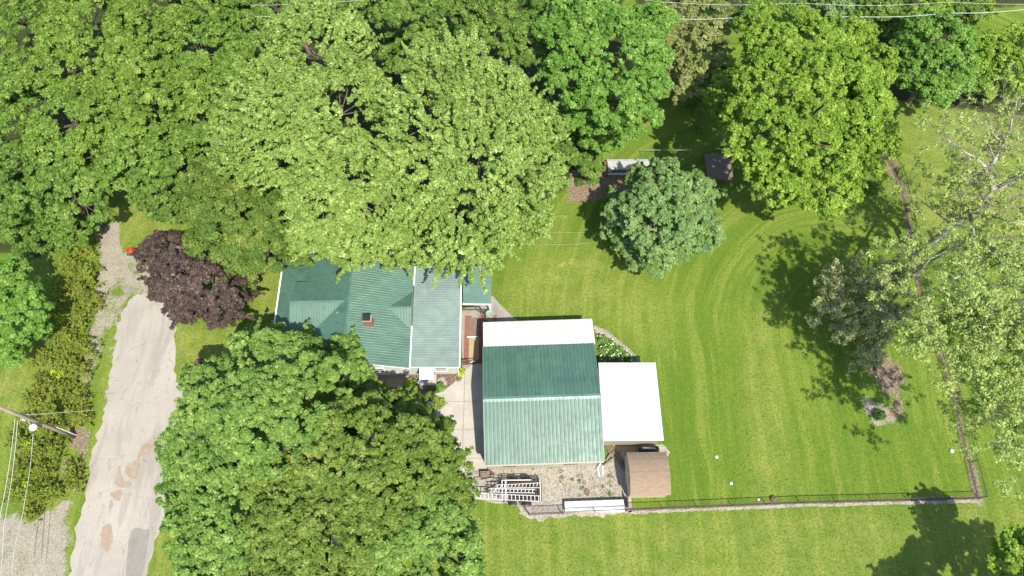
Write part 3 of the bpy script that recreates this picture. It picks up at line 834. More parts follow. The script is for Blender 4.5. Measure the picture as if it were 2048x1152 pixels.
window(house, (XA+.02, 3.0, 1.4), .9, .9, (1, 0)); window(house, (XA+.02, 5.6, 1.4), .9, .9, (1, 0)); window(house, (-.02, 3.0, 1.35), 1.2, 1.0, (-1, 0)); window(house, (-.02, 9.0, 1.35), 1.2, 1.0, (-1, 0))
# chimney: coursed bricks, cap and flue
chp = P(736, 642, 4.7) - hx
chm = MB(); chm.box(chp.x-.34, chp.y-.27, 3.3, chp.x+.34, chp.y+.27, 4.93)
chm = chm.build("chimney", M['concrete_old'], house)
bk = MB(); rr = random.Random(4)
z = 3.6; k = 0
while z < 4.9:
    for s in (0, 1):
        xx = chp.x - .36 - (.1 if k % 2 else 0)
        while xx < chp.x + .36:
            a_, b_ = max(xx, chp.x-.36), min(xx+.19, chp.x+.36)
            if b_ - a_ > .03:
                yy = chp.y - .29 if s == 0 else chp.y + .27
                bk.box(a_, yy, z, b_, yy + .018 + rr.uniform(0, .004), z+.055)
            xx += .2
        yy2 = chp.y - .265 - (.1 if k % 2 else 0)
        while yy2 < chp.y + .265:
            a_, b_ = max(yy2, chp.y-.265), min(yy2+.19, chp.y+.265)
            if b_ - a_ > .03:
                x2 = chp.x - .36 if s == 0 else chp.x + .342
                bk.box(x2, a_, z, x2+.018, b_, z+.055)
            yy2 += .2
    z += .067; k += 1
tag(bk.build("brick", M['brick'], chm), kind="stuff")
cpm = MB(); cpm.box(chp.x-.39, chp.y-.31, 4.93, chp.x+.39, chp.y+.31, 5.0); cpm.build("chimney_cap", M['concrete_old'], chm)
fl = MB(); fl.box(chp.x-.33, chp.y-.22, 5.0, chp.x+.28, chp.y+.27, 5.12); fl.build("flue", M['black'], chm)
vp = P(676, 627, 4.4) - hx
MB().lathe((vp.x, vp.y, 3.95), [(.09, 0), (.06, .06), (.045, .1), (.045, .42), (.06, .43), (.06, .5)], 10).build("vent_pipe", M['galv'], house)
# side porch roof
px0, px1 = P(925, 600, 2.4).x - hx.x + .0, P(984, 600, 2.4).x - hx.x
py0, py1 = P(950, 612, 2.4).y - hx.y, 9.3
po = empty("side_porch", (0, 0, 0), 0); po.parent = house
f = MB(); slab(f, (px0+.12, py0, 2.45), (px1, py0, 2.28), (px1, py1, 2.28), (px0+.12, py1, 2.45), .1); f.build("roof", M['white'], po)
slope(po, (px1, py0, 2.295), (0, 1, 0), (px0+.12-px1, 0, .17), py1-py0, math.hypot(px1-px0-.12, .17), M['green_shed'], .229, .04)
f = MB(); f.bar((px0+.1, py0-.05, 2.38), (px1, py0-.05, 2.24), .04, .16)
f.build("fascia", M['white'], po)
f = MB()
for y in (py0+.1, py1-.1): f.bar((px1-.1, y, 0), (px1-.1, y, 2.22), .1)
f.build("porch_post", M['white'], po)

# ------------------------------------------------------------------ brown shed with a rounded gambrel roof
shed = empty("garden_shed", (9.3, 8.05, 0), R(1.0), "small garden shed with a brown rounded gambrel roof beside the gravel yard", "shed")
SW_, SD = 3.0, 3.1
prof = [(-.12, 1.95), (.18, 2.17), (.60, 2.40), (1.05, 2.54), (SD/2, 2.60), (SD-1.05, 2.54), (SD-.60, 2.40), (SD-.18, 2.17), (SD+.12, 1.95)]
w = MB()
w.box(0, 0, 0, SW_, .08, 1.95); w.box(0, SD-.08, 0, SW_, SD, 1.95)
gp = [(0.08, 0), (SD-.08, 0), (SD-.08, 1.98), (SD-.60, 2.30), (SD-1.05, 2.44), (SD/2, 2.50), (1.05, 2.44), (.60, 2.30), (.08, 1.98)]
for x0 in (0, SW_-.08):
    n = len(gp)
    w.add([(x0, y, z) for y, z in gp] + [(x0+.08, y, z) for y, z in gp], [tuple(range(n-1, -1, -1)), tuple(range(n, 2*n))] + [(i, (i+1) % n, n+(i+1) % n, n+i) for i in range(n)])
w.build("wall", M['shedwall'], shed)
bd = MB(); wall_ribbed(bd, (0, 0), (SW_, 0), .02, 1.9, (0, -1), .2, .02); wall_ribbed(bd, (0, 0), (0, SD), .02, 2.1, (-1, 0), .2, .02)
bd.build("wall_boards", M['shedwall'], shed)
f = MB()
for (ya, z_a), (yb, zb) in zip(prof[:-1], prof[1:]):
    slab(f, (-.08, ya, z_a), (SW_+.08, ya, z_a), (SW_+.08, yb, zb), (-.08, yb, zb), .05)
sroof = f.build("roof", M['shingle'], shed)
# shingles: each tab a raised piece, laid along the curve of the roof
Ls = [0]
for (ya, z_a), (yb, zb) in zip(prof[:-1], prof[1:]): Ls.append(Ls[-1] + math.hypot(yb-ya, zb-z_a))
def on_prof(s):
    for i in range(len(prof)-1):
        if s <= Ls[i+1] or i == len(prof)-2:
            t = (s - Ls[i]) / (Ls[i+1]-Ls[i])
            (ya, z_a), (yb, zb) = prof[i], prof[i+1]
            nrm = Vector((0, -(zb-z_a), yb-ya)).normalized()
            return Vector((0, ya+(yb-ya)*t, z_a+(zb-z_a)*t)), nrm
tab = MB(); rr = random.Random(9)
courses = int(Ls[-1] / .14)
for c in range(courses):
    s0, s1 = c*.14, c*.14+.15
    half = Ls[-1]/2
    p0, n0 = on_prof(s0); p1, n1 = on_prof(min(s1, Ls[-1]-.001))
    front = .018 if s0 < half else .004; back = .004 if s0 < half else .018
    x = -.08 - (.15 if c % 2 else 0)
    while x < SW_+.08:
        a_, b_ = max(x, -.08), min(x+.295, SW_+.08)
        if b_-a_ > .04:
            e = rr.uniform(0, .006)
            q0, q1 = p0+n0*(front+e), p1+n1*(back+e)
            tab.add([(a_, q0.y, q0.z), (b_, q0.y, q0.z), (b_, q1.y, q1.z), (a_, q1.y, q1.z), (a_, p0.y, p0.z), (b_, p0.y, p0.z), (b_, p1.y, p1.z), (a_, p1.y, p1.z)],
                    [(0,1,2,3), (4,5,1,0), (5,6,2,1), (7,4,0,3), (6,7,3,2)])
        x += .3
tag(tab.build("shingle", M['shingle'], sroof), kind="stuff")
dr = MB(); dr.box(-.045, 1.0, .05, -.022, 2.1, 1.85); dr.build("door", M['shedwall'], shed)

# ------------------------------------------------------------------ long low white-roofed store by the fence
bx = empty("low_storage_box", (0, 0, 0), 0, "long low white storage box with a metal lid against the south fence", "storage box")
p0, p1, p2, p3 = P(1129, 1003, .55), P(1247, 999, .55), P(1250, 1023, .55), P(1130, 1025, .55)
q = [p3, p2, p1, p0]
mb = MB(); ins = [(p.x*1, p.y*1) for p in q]
mid = sum(q, Vector())/4
mb.prism([(mid.x+(p.x-mid.x)*.97, mid.y+(p.y-mid.y)*.9) for p in q], 0, .45); mb.build("box_body", M['white'], bx)
mb = MB()
k = .22
lo = [Vector((p.x, p.y, .46)) for p in q]
r0 = lo[0].lerp(lo[3], k); r1 = lo[1].lerp(lo[2], k); r0.z = r1.z = .6
mb.add([lo[0], lo[1], r1, r0, Vector((lo[2].x, lo[2].y, .54)), Vector((lo[3].x, lo[3].y, .54)), lo[2], lo[3]],
       [(0,1,2,3), (3,2,4,5), (5,4,6,7), (0,3,5,7), (1,6,4,2), (7,6,1,0)])
mb.build("lid", M['white_roof'], bx)

# ------------------------------------------------------------------ fences
def fence(label, pts, h, post_d, m, group=None, meshy=True, cat="fence", dens=.16):
    root = empty("chain_link_fence", pts[0], 0, label, cat)
    inv = Vector(pts[0])
    P_ = [Vector(p) - inv for p in pts]
    segs = list(zip(P_[:-1], P_[1:]))
    pm = MB(); pm.tube([(0, 0, 0), (0, 0, h+.04)], .035, 8); pme = pm.mesh("fence_post", m)
    rails = MB(); net = MB()
    first = True
    for a, b in segs:
        Lg = (b-a).length; n = max(1, round(Lg/post_d))
        for i in range(n + (1 if (a, b) == segs[-1] else 0)):
            o = link("fence_post", pme, None, root); o.location = a.lerp(b, i/n)
        rails.bar(a+Vector((0, 0, h)), b+Vector((0, 0, h)), .04)
        rails.bar(a+Vector((0, 0, .08)), b+Vector((0, 0, .08)), .015)
        k = int(Lg/dens)
        for i in range(k):
            for s in (0, 1):
                x0 = i/k; x1 = min(1, (i + h/dens*.5)/k)
                if s: x0, x1 = x1, x0
                net.bar(a.lerp(b, x0)+Vector((0, 0, .05)), a.lerp(b, x1)+Vector((0, 0, h)), .008, .008)
    rails.build("top_rail", m, root)
    if meshy: tag(net.build("wire_mesh", m, root), kind="stuff")
    return root
fence("dark chain-link fence along the east side of the lawn in a strip of dead leaves", [P(1768, 300), P(1800, 360), P(1822, 470), P(1850, 615), P(1905, 790), P(1957, 997)], 1.15, 2.9, M['iron'])
fence("dark chain-link fence along the south side of the lawn from the shed to the corner", [P(1256, 1020), P(1600, 1006), P(1957, 997)], .95, 2.9, M['iron'])
fence("dark chain-link fence along the south edge of the gravel yard", [P(1042, 1010), P(1058, 1030), P(1253, 1022)], 1.15, 2.6, M['iron'])
def strip(name, pts, wid, z, m, seed, off=0.0, amp=.06):
    r_ = np.random.default_rng(seed); q = [np.array(xy(*p)) for p in pts]
    L1, L2 = [], []
    for a_, b_ in zip(q[:-1], q[1:]):
        n_ = int(np.hypot(*(b_ - a_)) / .3); d_ = (b_ - a_) / np.hypot(*(b_ - a_)); nn = np.array([-d_[1], d_[0]])
        for i in range(n_):
            c_ = a_ + (b_ - a_) * i / n_ + nn * off
            w_ = wid * r_.uniform(.55, 1.25)
            L1.append(tuple(c_ + nn * w_ / 2 + r_.normal(size=2) * amp)); L2.append(tuple(c_ - nn * w_ / 2 + r_.normal(size=2) * amp))
    mb = MB(); k_ = len(L1)
    mb.add([(x, y, z) for x, y in L1] + [(x, y, z) for x, y in L2], [(i, k_ + i, k_ + i + 1, i + 1) for i in range(k_ - 1)])
    return tag(mb.build(name, m), kind="structure")
strip("gravel_border", [(1256, 1020), (1600, 1006), (1957, 997)], .26, .006, M['gravel'], 1, -.2, .03)
strip("soil_strip", [(1256, 1020), (1600, 1006), (1957, 997)], .14, .010, M['mulch'], 2, .0, .025)
strip("soil_strip", [(1768, 290), (1800, 360), (1822, 470), (1850, 615), (1905, 790), (1957, 997)], .22, .010, M['mulch'], 3, .0, .04)
# pallets / boards standing at the yard corner
gp_ = empty("wooden_gate", P(1254, 1018), R(92), "narrow weathered wooden gate between the brown shed and the fence", "gate")
for i in range(5):
    MB().box(.05+i*.17, -.02, .05, .05+i*.17+.13, .02, 1.0).build("board", M['oldwood'], gp_)
MB().bar((0, .04, .3), (.95, .04, .3), .04, .08).bar((0, .04, .8), (.95, .04, .8), .04, .08).build("rail", M['oldwood'], gp_)
# north rail fence behind the round tree
nf = empty("rail_fence", P(1285, 312), 0, "thin pale rail fence standing on the shaded grass behind the grey-green round tree", "fence")
a = Vector((0, 0, 0)); b = P(1378, 312) - P(1285, 312)
MB().bar(a+Vector((0, 0, 1)), b+Vector((0, 0, 1)), .04, .03).build("rail", M['galv'], nf)
for t in (0, .33, .66, 1): MB().tube([a.lerp(b, t), a.lerp(b, t)+Vector((0, 0, 1.05))], .03, 6).build("fence_post", M['galv'], nf)

# ------------------------------------------------------------------ trailer, ladders and yard things
def wheel(parent, c, r=.32, wd=.2, axis=(0, 1, 0)):
    ax = Vector(axis)
    c = Vector(c); n = 18
    e1 = Vector((1, 0, 0)); e2 = Vector((0, 0, 1))
    def ringm(mb, prof):
        vs = []; k = len(prof)
        for rr_, t in prof:
            vs += [c + ax*t + (e1*math.cos(2*math.pi*i/n)+e2*math.sin(2*math.pi*i/n))*rr_ for i in range(n)]
        fs = [(j*n+i, j*n+(i+1) % n, (j+1)*n+(i+1) % n, (j+1)*n+i) for j in range(k-1) for i in range(n)]
        fs += [tuple(range(n-1, -1, -1)), tuple((k-1)*n+i for i in range(n))]
        mb.add(vs, fs)
    mb = MB(); ringm(mb, [(r*.7, -wd/2), (r*.95, -wd/2), (r, -wd*.3), (r, wd*.3), (r*.95, wd/2), (r*.7, wd/2)])
    wh = mb.build("wheel", M['rubber'], parent)
    mb = MB(); ringm(mb, [(r*.2, -wd/2-.01), (r*.6, -wd/2-.004), (r*.6, wd/2+.004), (r*.2, wd/2+.01)])
    mb.build("rim", M['galv'], wh)
    return wh
T0 = P(1004, 1003, .6); T1 = P(1083, 1003, .6); T2 = P(1083, 963, .6)
tl, tw = T1.x-T0.x, T2.y-T0.y
tr_ = empty("utility_trailer", (T0.x, T0.y, 0), R(0.5), "dark utility trailer with tandem wheels carrying ladders in the gravel yard", "trailer")
f = MB(); f.box(0, 0, .5, tl, tw, .56); f.build("deck", M['iron'], tr_)
for i in range(8):
    MB().box(.03, .03+i*(tw-.06)/8, .562, tl-.03, .03+(i+.93)*(tw-.06)/8, .585).build("deck_board", M['iron'], tr_)
f = MB()
for (a, b) in (((0, 0), (tl, 0)), ((0, tw), (tl, tw)), ((tl, 0), (tl, tw)), ((0, 0), (0, tw))):
    for z in (.7, .95): f.bar((a[0], a[1], z), (b[0], b[1], z), .05)
for x in np.linspace(0, tl, 5):
    for y in (0, tw): f.bar((x, y, .5), (x, y, .95), .05)
f.build("side_rails", M['iron'], tr_)
f = MB(); f.box(tl-.02, .05, .6, tl+.02, tw-.05, 1.15); f.build("tailgate", M['rust'], tr_)
f = MB(); f.bar((0, tw/2-.5, .5), (-1.2, tw/2, .5), .08); f.bar((0, tw/2+.5, .5), (-1.2, tw/2, .5), .08); f.bar((-1.2, tw/2, 0), (-1.2, tw/2, .6), .06)
f.build("drawbar", M['iron'], tr_)
f = MB()
for x in (.02, .3):
    f.bar((x, -.02, 1.2), (x, tw+.02, 1.2), .06 if x < .1 else .1)
    for y in (0, tw): f.bar((x, y, .9), (x, y, 1.2), .05)
f.bar((.1, tw+.0, 1.2), (tl-.8, tw+.0, 1.2), .05)
f.bar((tl-.1, 0, 1.2), (tl-.1, tw, 1.2), .05)
for y in (0, tw): f.bar((tl-.1, y, .9), (tl-.1, y, 1.2), .05)
f.build("ladder_rack", M['white'], tr_)
for x in (tl*.28, tl*.62):
    for y in (-.16, tw+.16):
        wheel(tr_, (x, y, .33), .33, .2)
for y in (-.17, tw+.17):
    for x in ((tl*.28, tl*.62) if y > 0 else (tl*.62,)):
        f = MB(); vs = []; fs = []
        for i in range(9):
            an_ = math.pi*i/8
            for dy_ in (-.13, .13): vs.append((x+math.cos(an_)*.4, y+dy_, .36+math.sin(an_)*.38))
        fs = [(2*i, 2*i+2, 2*i+3, 2*i+1) for i in range(8)]
        f.add(vs, fs); f.build("fender", M['black'], tr_)
# junk boards on the deck
for i, (c, m) in enumerate((((.4, tw-.35, .62), 'rust'), ((1.1, tw-.5, .63), 'darkwood'))):
    MB().box(c[0], c[1]-.12, c[2], c[0]+1.4, c[1]+.12, c[2]+.12).build("deck_plank", M[m], tr_)
def ladder(label, r0a, r0b, r1a, r1b, z, rungs):
    A, B, C, D = P(*r0a, z), P(*r0b, z), P(*r1a, z), P(*r1b, z)
    lad = empty("ladder", (C.x, C.y, z), 0, label, "ladder", "ladders laid on the trailer rack")
    o = Vector((C.x, C.y, z))
    MB().bar(A-o, B-o, .035, .085).build("side_rail", M['alu'], lad)
    MB().bar(C-o, D-o, .035, .085).build("side_rail", M['alu'], lad)
    me = None
    a0 = max(0, 0)
    for i in range(rungs):
        t = (i+.5)/rungs
        pa = A.lerp(B, t)-o; pb = C.lerp(D, t)-o
        if me is None:
            rm = MB(); rm.bar(Vector((0, 0, 0)), pb-pa, .045, .03); me = rm.mesh("rung", M['alu'])
        r_ = link("rung", me, None, lad); r_.location = pa
ladder("aluminium ladder nearest the garage on the trailer rack", (992, 970), (1079, 966), (990, 976), (1079, 975.5), 1.3, 12)
ladder("aluminium ladder in the middle of the three on the trailer rack", (980, 977.5), (1070, 979), (978, 984), (1070, 986), 1.3, 12)
ladder("longest aluminium ladder nearest the fence on the trailer rack, its end over the gravel", (950, 986.5), (1081, 992), (950, 997), (1081, 1003), 1.3, 17)

# black covered smoker / grill
g0 = P(1297, 899, .6)
bg_ = empty("covered_grill", (g0.x, g0.y, 0), R(-2), "long black barrel grill standing north of the brown shed", "grill")
mb = MB(); vs = []; n = 14
pr = [(-.86, .05), (-.8, .26), (-.6, .33), (0, .36), (.55, .33), (.78, .24), (.86, .05)]
for x, r in pr:
    vs += [(x, math.cos(2*math.pi*i/n)*r, .75+math.sin(2*math.pi*i/n)*r) for i in range(n)]
mb.add(vs, [(j*n+i, j*n+(i+1) % n, (j+1)*n+(i+1) % n, (j+1)*n+i) for j in range(len(pr)-1) for i in range(n)])
mb.build("barrel", M['black'], bg_, True)
MB().bar((-.55, 0, 1.12), (.5, 0, 1.1), .05).build("handle", M['galv'], bg_)
for x in (-.6, .6):
    for y in (-.22, .22): MB().bar((x, y, 0), (x, y, .6), .04).build("leg", M['iron'], bg_)
MB().bar((.8, -.2, .7), (.95, -.75, .7), .05).build("shelf_arm", M['iron'], bg_)
# chips of split wood on the ground
sp = MB(); rr = random.Random(3)
for i in range(60):
    c = P(rr.uniform(1228, 1272), rr.uniform(893, 905)); an_ = rr.uniform(0, 3.1)
    d = Vector((math.cos(an_), math.sin(an_), 0))*rr.uniform(.06, .16)
    sp.bar(c-d+Vector((0, 0, .03+rr.uniform(0, .08))), c+d+Vector((0, 0, .04+rr.uniform(0, .08))), .06, .05)
tag(sp.build("wood_chips", M['plywood']), "scatter of pale split kindling on the gravel beside the black grill", "kindling", kind="stuff")
# stack of old lumber, diagonal
def board_pile(label, a, b, n, wid, seed, m, lname="board"):
    root = empty("lumber_pile", P(*a), 0, label, "lumber")
    r = random.Random(seed); o = P(*a)
    A, B = P(*a)-o, P(*b)-o
    d = (B-A).normalized(); s = Vector((-d.y, d.x, 0))
    L_ = (B-A).length
    for i in range(n):
        c = A.lerp(B, (i+.5)/n)+Vector((0, 0, .05+.06*(i % 3)+r.uniform(0, .03)))
        w_ = wid*r.uniform(.75, 1.1)
        tlt = d*r.uniform(-.1, .1)
        MB().bar(c-s*w_/2-tlt, c+s*w_/2+tlt, L_/n*1.15, .05).build(lname, m, root)
board_pile("heap of dark weathered planks leaning toward the garage corner", (1215, 892), (1237, 916), 9, .65, 1, M['darkwood'])
board_pile("stack of short dark boards against the west wall of the brown shed", (1238, 918), (1250, 934), 7, .55, 2, M['darkwood'])
for (a, b, wd, lb) in (((1212, 922), (1222, 907), .18, "single grey plank lying by the garage corner"), ((1206, 932), (1226, 917), .12, "thin grey plank pointing at the garage corner from the lumber heap")):
    tag(MB().bar(P(*a)+Vector((0, 0, .12)), P(*b)+Vector((0, 0, .2)), wd, .04).build("plank", M['oldwood']), lb, "plank")
tag(MB().bar(P(1206, 931)+Vector((0, 0, .05)), P(1206, 951)+Vector((0, 0, .05)), .09, .07).build("drainpipe", M['white']), "white drain pipe lying on the gravel at the garage's southeast corner", "pipe")
tag(MB().lathe(P(1174, 984)+Vector((0, 0, .007)), [(.27, 0), (.27, .03), (.22, .035), (.05, .035)], 18).build("drain_cover", M['darkwood']), "round rusty drain cover in the gravel yard", "drain cover")
wb = empty("wheelbarrow", P(972, 952), R(8), "old wheelbarrow with a worn tray beside the garage's southwest corner", "wheelbarrow")
mb = MB(); mb.add([(-.35, -.25, .3), (.3, -.2, .3), (.3, .2, .3), (-.35, .25, .3), (-.45, -.34, .55), (.42, -.28, .5), (.42, .28, .5), (-.45, .34, .55)], [(0,1,2,3), (4,5,1,0), (5,6,2,1), (6,7,3,2), (7,4,0,3)])
mb.build("tray", M['oldwood'], wb)
MB().bar((-.95, -.28, .5), (.5, -.12, .22), .04).build("handle", M['oldwood'], wb); MB().bar((-.95, .28, .5), (.5, .12, .22), .04).build("handle", M['oldwood'], wb)
wheel(wb, (.55, 0, .19), .19, .08)
mb = MB(); mb.lathe(P(979, 946), [(.2, 0), (.22, .35), (.2, .36), (.17, .05)], 14)
tag(mb.build("bucket", M['rust'], None, True), "rusty metal bucket at the garage's southwest corner", "bucket")
mb = MB(); mb.lathe(P(984, 952), [(.2, 0), (.26, .25), (.23, .26), (.18, .04)], 14)
tag(mb.build("basin", M['stone'], None, True), "round pale basin beside the rusty bucket", "basin")
# yard weeds
def leafblob(name, c, r, n, ls, m, squash=.7, parent=None, seed=0, up=0.5):
    g = np.random.default_rng(seed)
    d = g.normal(size=(n, 3)); d[:, 2] = np.abs(d[:, 2]); d /= np.linalg.norm(d, axis=1)[:, None]
    pos = d * (r * g.uniform(.45, 1.0, n)[:, None]) * np.array([1, 1, squash]) + np.array(c)
    return leaves_mesh(name, pos, d, ls, m, g, up)
def leaves_mesh(name, pos, d, ls, m, g, up=0.5, jit=.45, aspect=.62, tint=None):
    n = len(pos)
    nr = d * .6 + np.array([0, 0, up]) + g.normal(size=(n, 3)) * jit
    nr /= np.linalg.norm(nr, axis=1)[:, None]
    t = np.cross(nr, g.normal(size=(n, 3))); t /= np.linalg.norm(t, axis=1)[:, None] + 1e-9
    b = np.cross(nr, t)
    s = (ls * g.uniform(.6, 1.35, n))[:, None]
    v = np.empty((n, 3, 3))
    v[:, 0] = pos + t * s * .6
    v[:, 1] = pos - b * s * aspect * .62 - t * s * .4
    v[:, 2] = pos + b * s * aspect * .62 - t * s * g.uniform(.1, .5, (n, 1))
    tn = (g.uniform(0, 1, n) if tint is None else tint)
    return np_mesh(name, v.reshape(-1, 3), n, m, {"tint": np.repeat(tn, 3)})

# patio furniture: boards, gate, ornament, trellis arm
wd = empty("wooden_ramp", P(939, 672), R(1), "weathered grey board walkway laid on the brick patio beside the house", "walkway")
wb_ = P(939, 672); wt = P(937, 636)
Lw = wt.y-wb_.y
for i in range(5):
    MB().box(i*.17, 0, .03, i*.17+.16, Lw, .075+.004*(i % 2)).build("plank", M['oldwood'], wd)
p0 = P(937, 722); p1 = P(956, 676)
pl = MB().box(p0.x, p0.y, .035, p1.x+.1, p1.y, .06).build("plywood_sheet", M['plywood'])
tag(pl, "pale plywood sheet lying between two strips of red brick", "plywood")
MB_ = MB().bar(P(934, 675)+Vector((0, 0, .1)), P(957, 674)+Vector((0, 0, .1)), .09, .06).build("timber_batten", M['white'])
tag(MB_, "white batten laid across the joint of the boards and the plywood", "batten")
tag(MB().bar(P(956, 634)+Vector((0, 0, .04)), P(956, 660)+Vector((0, 0, .04)), .1, .03).build("timber_batten", M['plywood']), "pale batten along the east edge of the grey board walkway", "batten")
tr2 = empty("steel_frame", P(925, 622), 0, "dark steel pergola rail beside the white porch fascia", "frame")
o = P(925, 622)
f = MB(); pts = [P(924, 619, 1.9), P(970, 619, 1.9), P(971, 630, 1.9)]
f.bar(pts[0]-o, pts[1]-o, .1, .08); f.bar(pts[1]-o, pts[2]-o, .08, .08); f.bar(P(960, 620, 1.9)-o, P(968, 630, 1.9)-o, .07, .05); f.build("rail", M['iron'], tr2)
for p in (pts[1], pts[2]):
    MB().bar(Vector((p.x, p.y, 0))-o, p-o, .07).build("post", M['iron'], tr2)
orn = empty("bird_bath", P(979, 634), 0, "round grey-green bird bath on the brick corner by the porch", "bird bath")
MB().lathe((0, 0, 0), [(.22, 0), (.1, .1), (.07, .6), (.1, .7)], 14).build("pedestal", M['concrete_old'], orn, True)
mb = MB().lathe((0, 0, .7), [(.1, 0), (.33, .08), (.35, .11), (.3, .1), (.05, .05)], 20); mb.build("bowl", mat_var("verdigris", (.12, .2, .15), (.3, .38, .3), 6, .6), orn, True)
gt = empty("patio_gate", P(925, 730), R(5), "low dark metal gate lying between the house corner and the garage", "gate")
Lg = P(968, 724).x-P(925, 730).x
f = MB(); f.bar((0, 0, .1), (Lg, 0, .1), .04); f.bar((0, 0, .95), (Lg, 0, .95), .05); f.build("frame", M['iron'], gt)
pk = MB().bar((0, 0, .1), (0, 0, .95), .02).mesh("picket", M['iron'])
for i in range(14):
    o_ = link("picket", pk, None, gt); o_.location = (i*Lg/13, 0, 0)
f = MB(); f.tube([(0.35+math.cos(a_)*.28, .05, .5+math.sin(a_)*.28) for a_ in np.linspace(0, 6.28, 18)], .025, 6, False); f.build("wagon_wheel_ornament", M['rust'], gt)
tag(MB().bar(P(940, 727)+Vector((0, 0, .3)), P(953, 723)+Vector((0, 0, .35)), .08, .05).build("timber_post", M['white']), "short white timber leaning on the low patio gate", "timber")
# pots and edging rings in the mulch bed
for i, (u, v, r, lb) in enumerate(((884, 765, .42, "pale stone ring in the mulch bed behind the green plant"), (900, 757, .36, "terracotta rimmed ring in the mulch nearest the wall"), (917, 757, .3, "smaller pale stone ring at the east end of the mulch bed"))):
    rg = empty("planter_ring", P(u, v), 0, lb, "planter")
    mb = MB()
    for k in range(14):
        a_ = 2*math.pi*k/14
        mb.bar((math.cos(a_)*r-.0, math.sin(a_)*r, .06), (math.cos(a_+.4)*r, math.sin(a_+.4)*r, .06), .07, .1)
    mb.build("ring", M['stone'] if i != 1 else M['brick'], rg)
    MB().lathe((0, 0, .03), [(r*.9, 0), (r*.9, .03), (r*.4, .05)], 14).build("soil", M['mulch' if i != 0 else 'stone'], rg)
pt = empty("glazed_pot", P(842, 768), 0, "pale blue and white glazed pot beside the white door canopy", "pot")
MB().lathe((0, 0, 0), [(.14, 0), (.24, .3), (.22, .42), (.26, .45), (.2, .44), (.15, .2)], 16).build("pot_body", M['blue'], pt, True)

# red sign / mailbox on its post
mbx = empty("mailbox", P(283, 515), R(0), "bright red mailbox on a pale post at the edge of the purple tree", "mailbox")
top = P(262, 498, 1.5) - P(283, 515)
# post is upright; the box overhangs towards the lane
MB().bar((0, 0, 0), (0, 0, 1.15), .1).build("post", M['white'], mbx)
MB().bar((0.05, -.0, 1.12), (-.55, .1, 1.12), .08).build("arm", M['white'], mbx)
mb = MB(); vs = []; n = 10
for x in (-.7, -.1):
    for i in range(n+1):
        a_ = math.pi*i/n
        vs.append((x, .1+math.cos(a_)*.17, 1.3+math.sin(a_)*.17))
    vs += [(x, .1-.17, 1.16), (x, .1+.17, 1.16)]
k = n+3
mb.add(vs, [tuple(range(k-1, -1, -1)), tuple(range(k, 2*k))]+[(i, (i+1) % k, k+(i+1) % k, k+i) for i in range(k)])
mb.build("box_body", M['red'], mbx)
MB().box(-.74, -.1, 1.17, -.705, .28, 1.46).build("door", M['red'], mbx)
MB().box(-.3, -.085, 1.3, -.27, -.075, 1.55).build("flag", M['white'], mbx)
tag(MB().lathe(P(256, 581)+Vector((0, 0, .01)), [(.38, 0), (.38, .03), (.3, .035), (.28, .03), (.05, .034)], 22).build("manhole_cover", M['asphalt']), "round grey manhole cover on the weedy verge above the road", "manhole cover")
for u, v, r, lb in ((1433, 914, .14, "small white stone alone on the lawn south of the annexe"), (1903, 902, .18, "white stone on the grass near the east fence"), (1462, 967, .14, "pale stone on the lawn above the south fence"), (1517, 999, .1, "tiny pale stone just above the south fence")):
    c = P(u, v)
    s_ = MB(); s_.lathe(c, [(r*.7, 0), (r, r*.35), (r*.75, r*.7), (r*.2, r*.85)], 9)
    tag(s_.build("stone", M['petal'], None, True), lb, "stone")
stp = empty("tree_stump", P(1545, 997), 0, "low brown stump in a bare patch beside the south fence", "stump")
MB().lathe((0, 0, 0), [(.28, 0), (.2, .12), (.17, .22), (.04, .2)], 11).build("trunk", M['darkwood'], stp, True)
tag(MB().lathe(P(1752, 722), [(.22, 0), (.26, .1), (.2, .2), (.05, .24)], 12).build("garden_bowl", M['galv'], None, True), "grey metal bowl under the dusty grey tree", "bowl")

# long bench / table north of the round tree
tb = empty("picnic_table", P(1212, 350), 0, "long pale grey slatted table in the garden bed behind the round tree", "table")
o = P(1212, 350)
Lt = P(1300, 345, .8).x-P(1214, 345, .8).x
f = MB()
ya = 0
for (y0_, y1_, z_) in ((0.1, .42, .78), (.44, .76, .78), (.78, 1.1, .78), (1.3, 1.52, .5), (-.35, -.12, .5)):
    MB().box(.1, y0_, z_, Lt, y1_, z_+.045).build("slat", M['galv'] if z_ < .6 else M['siding'], tb)
for x in (.3, Lt-.4): MB().bar((x, -.3, .02), (x, .6, .78), .08).bar((x, 1.5, .02), (x, .6, .78), .08).bar((x, -.35, .46), (x, 1.5, .46), .06).build("leg", M['oldwood'], tb)
tag(MB().box(P(1211, 350).x-.1, P(1211, 350).y-.2, 0, P(1211, 350).x+.08, P(1211, 350).y+1.3, .55).build("dark_panel", M['rust']), "dark rusty panel standing at the west end of the long pale table", "panel")
pf = empty("garden_platform", P(1414, 362), R(0), "weathered grey wooden platform half under the lime-green tree", "platform")
wx = P(1470, 362).x-P(1418, 362).x; wy = P(1418, 312).y-P(1418, 362).y
MB().box(0, 0, 0, wx, wy, .28).build("platform_base", M['darkwood'], pf)
for i in range(int(wx/.22)):
    MB().box(i*.22+.01, -.03, .283, i*.22+.205, wy, .32).build("board", M['oldwood'], pf)

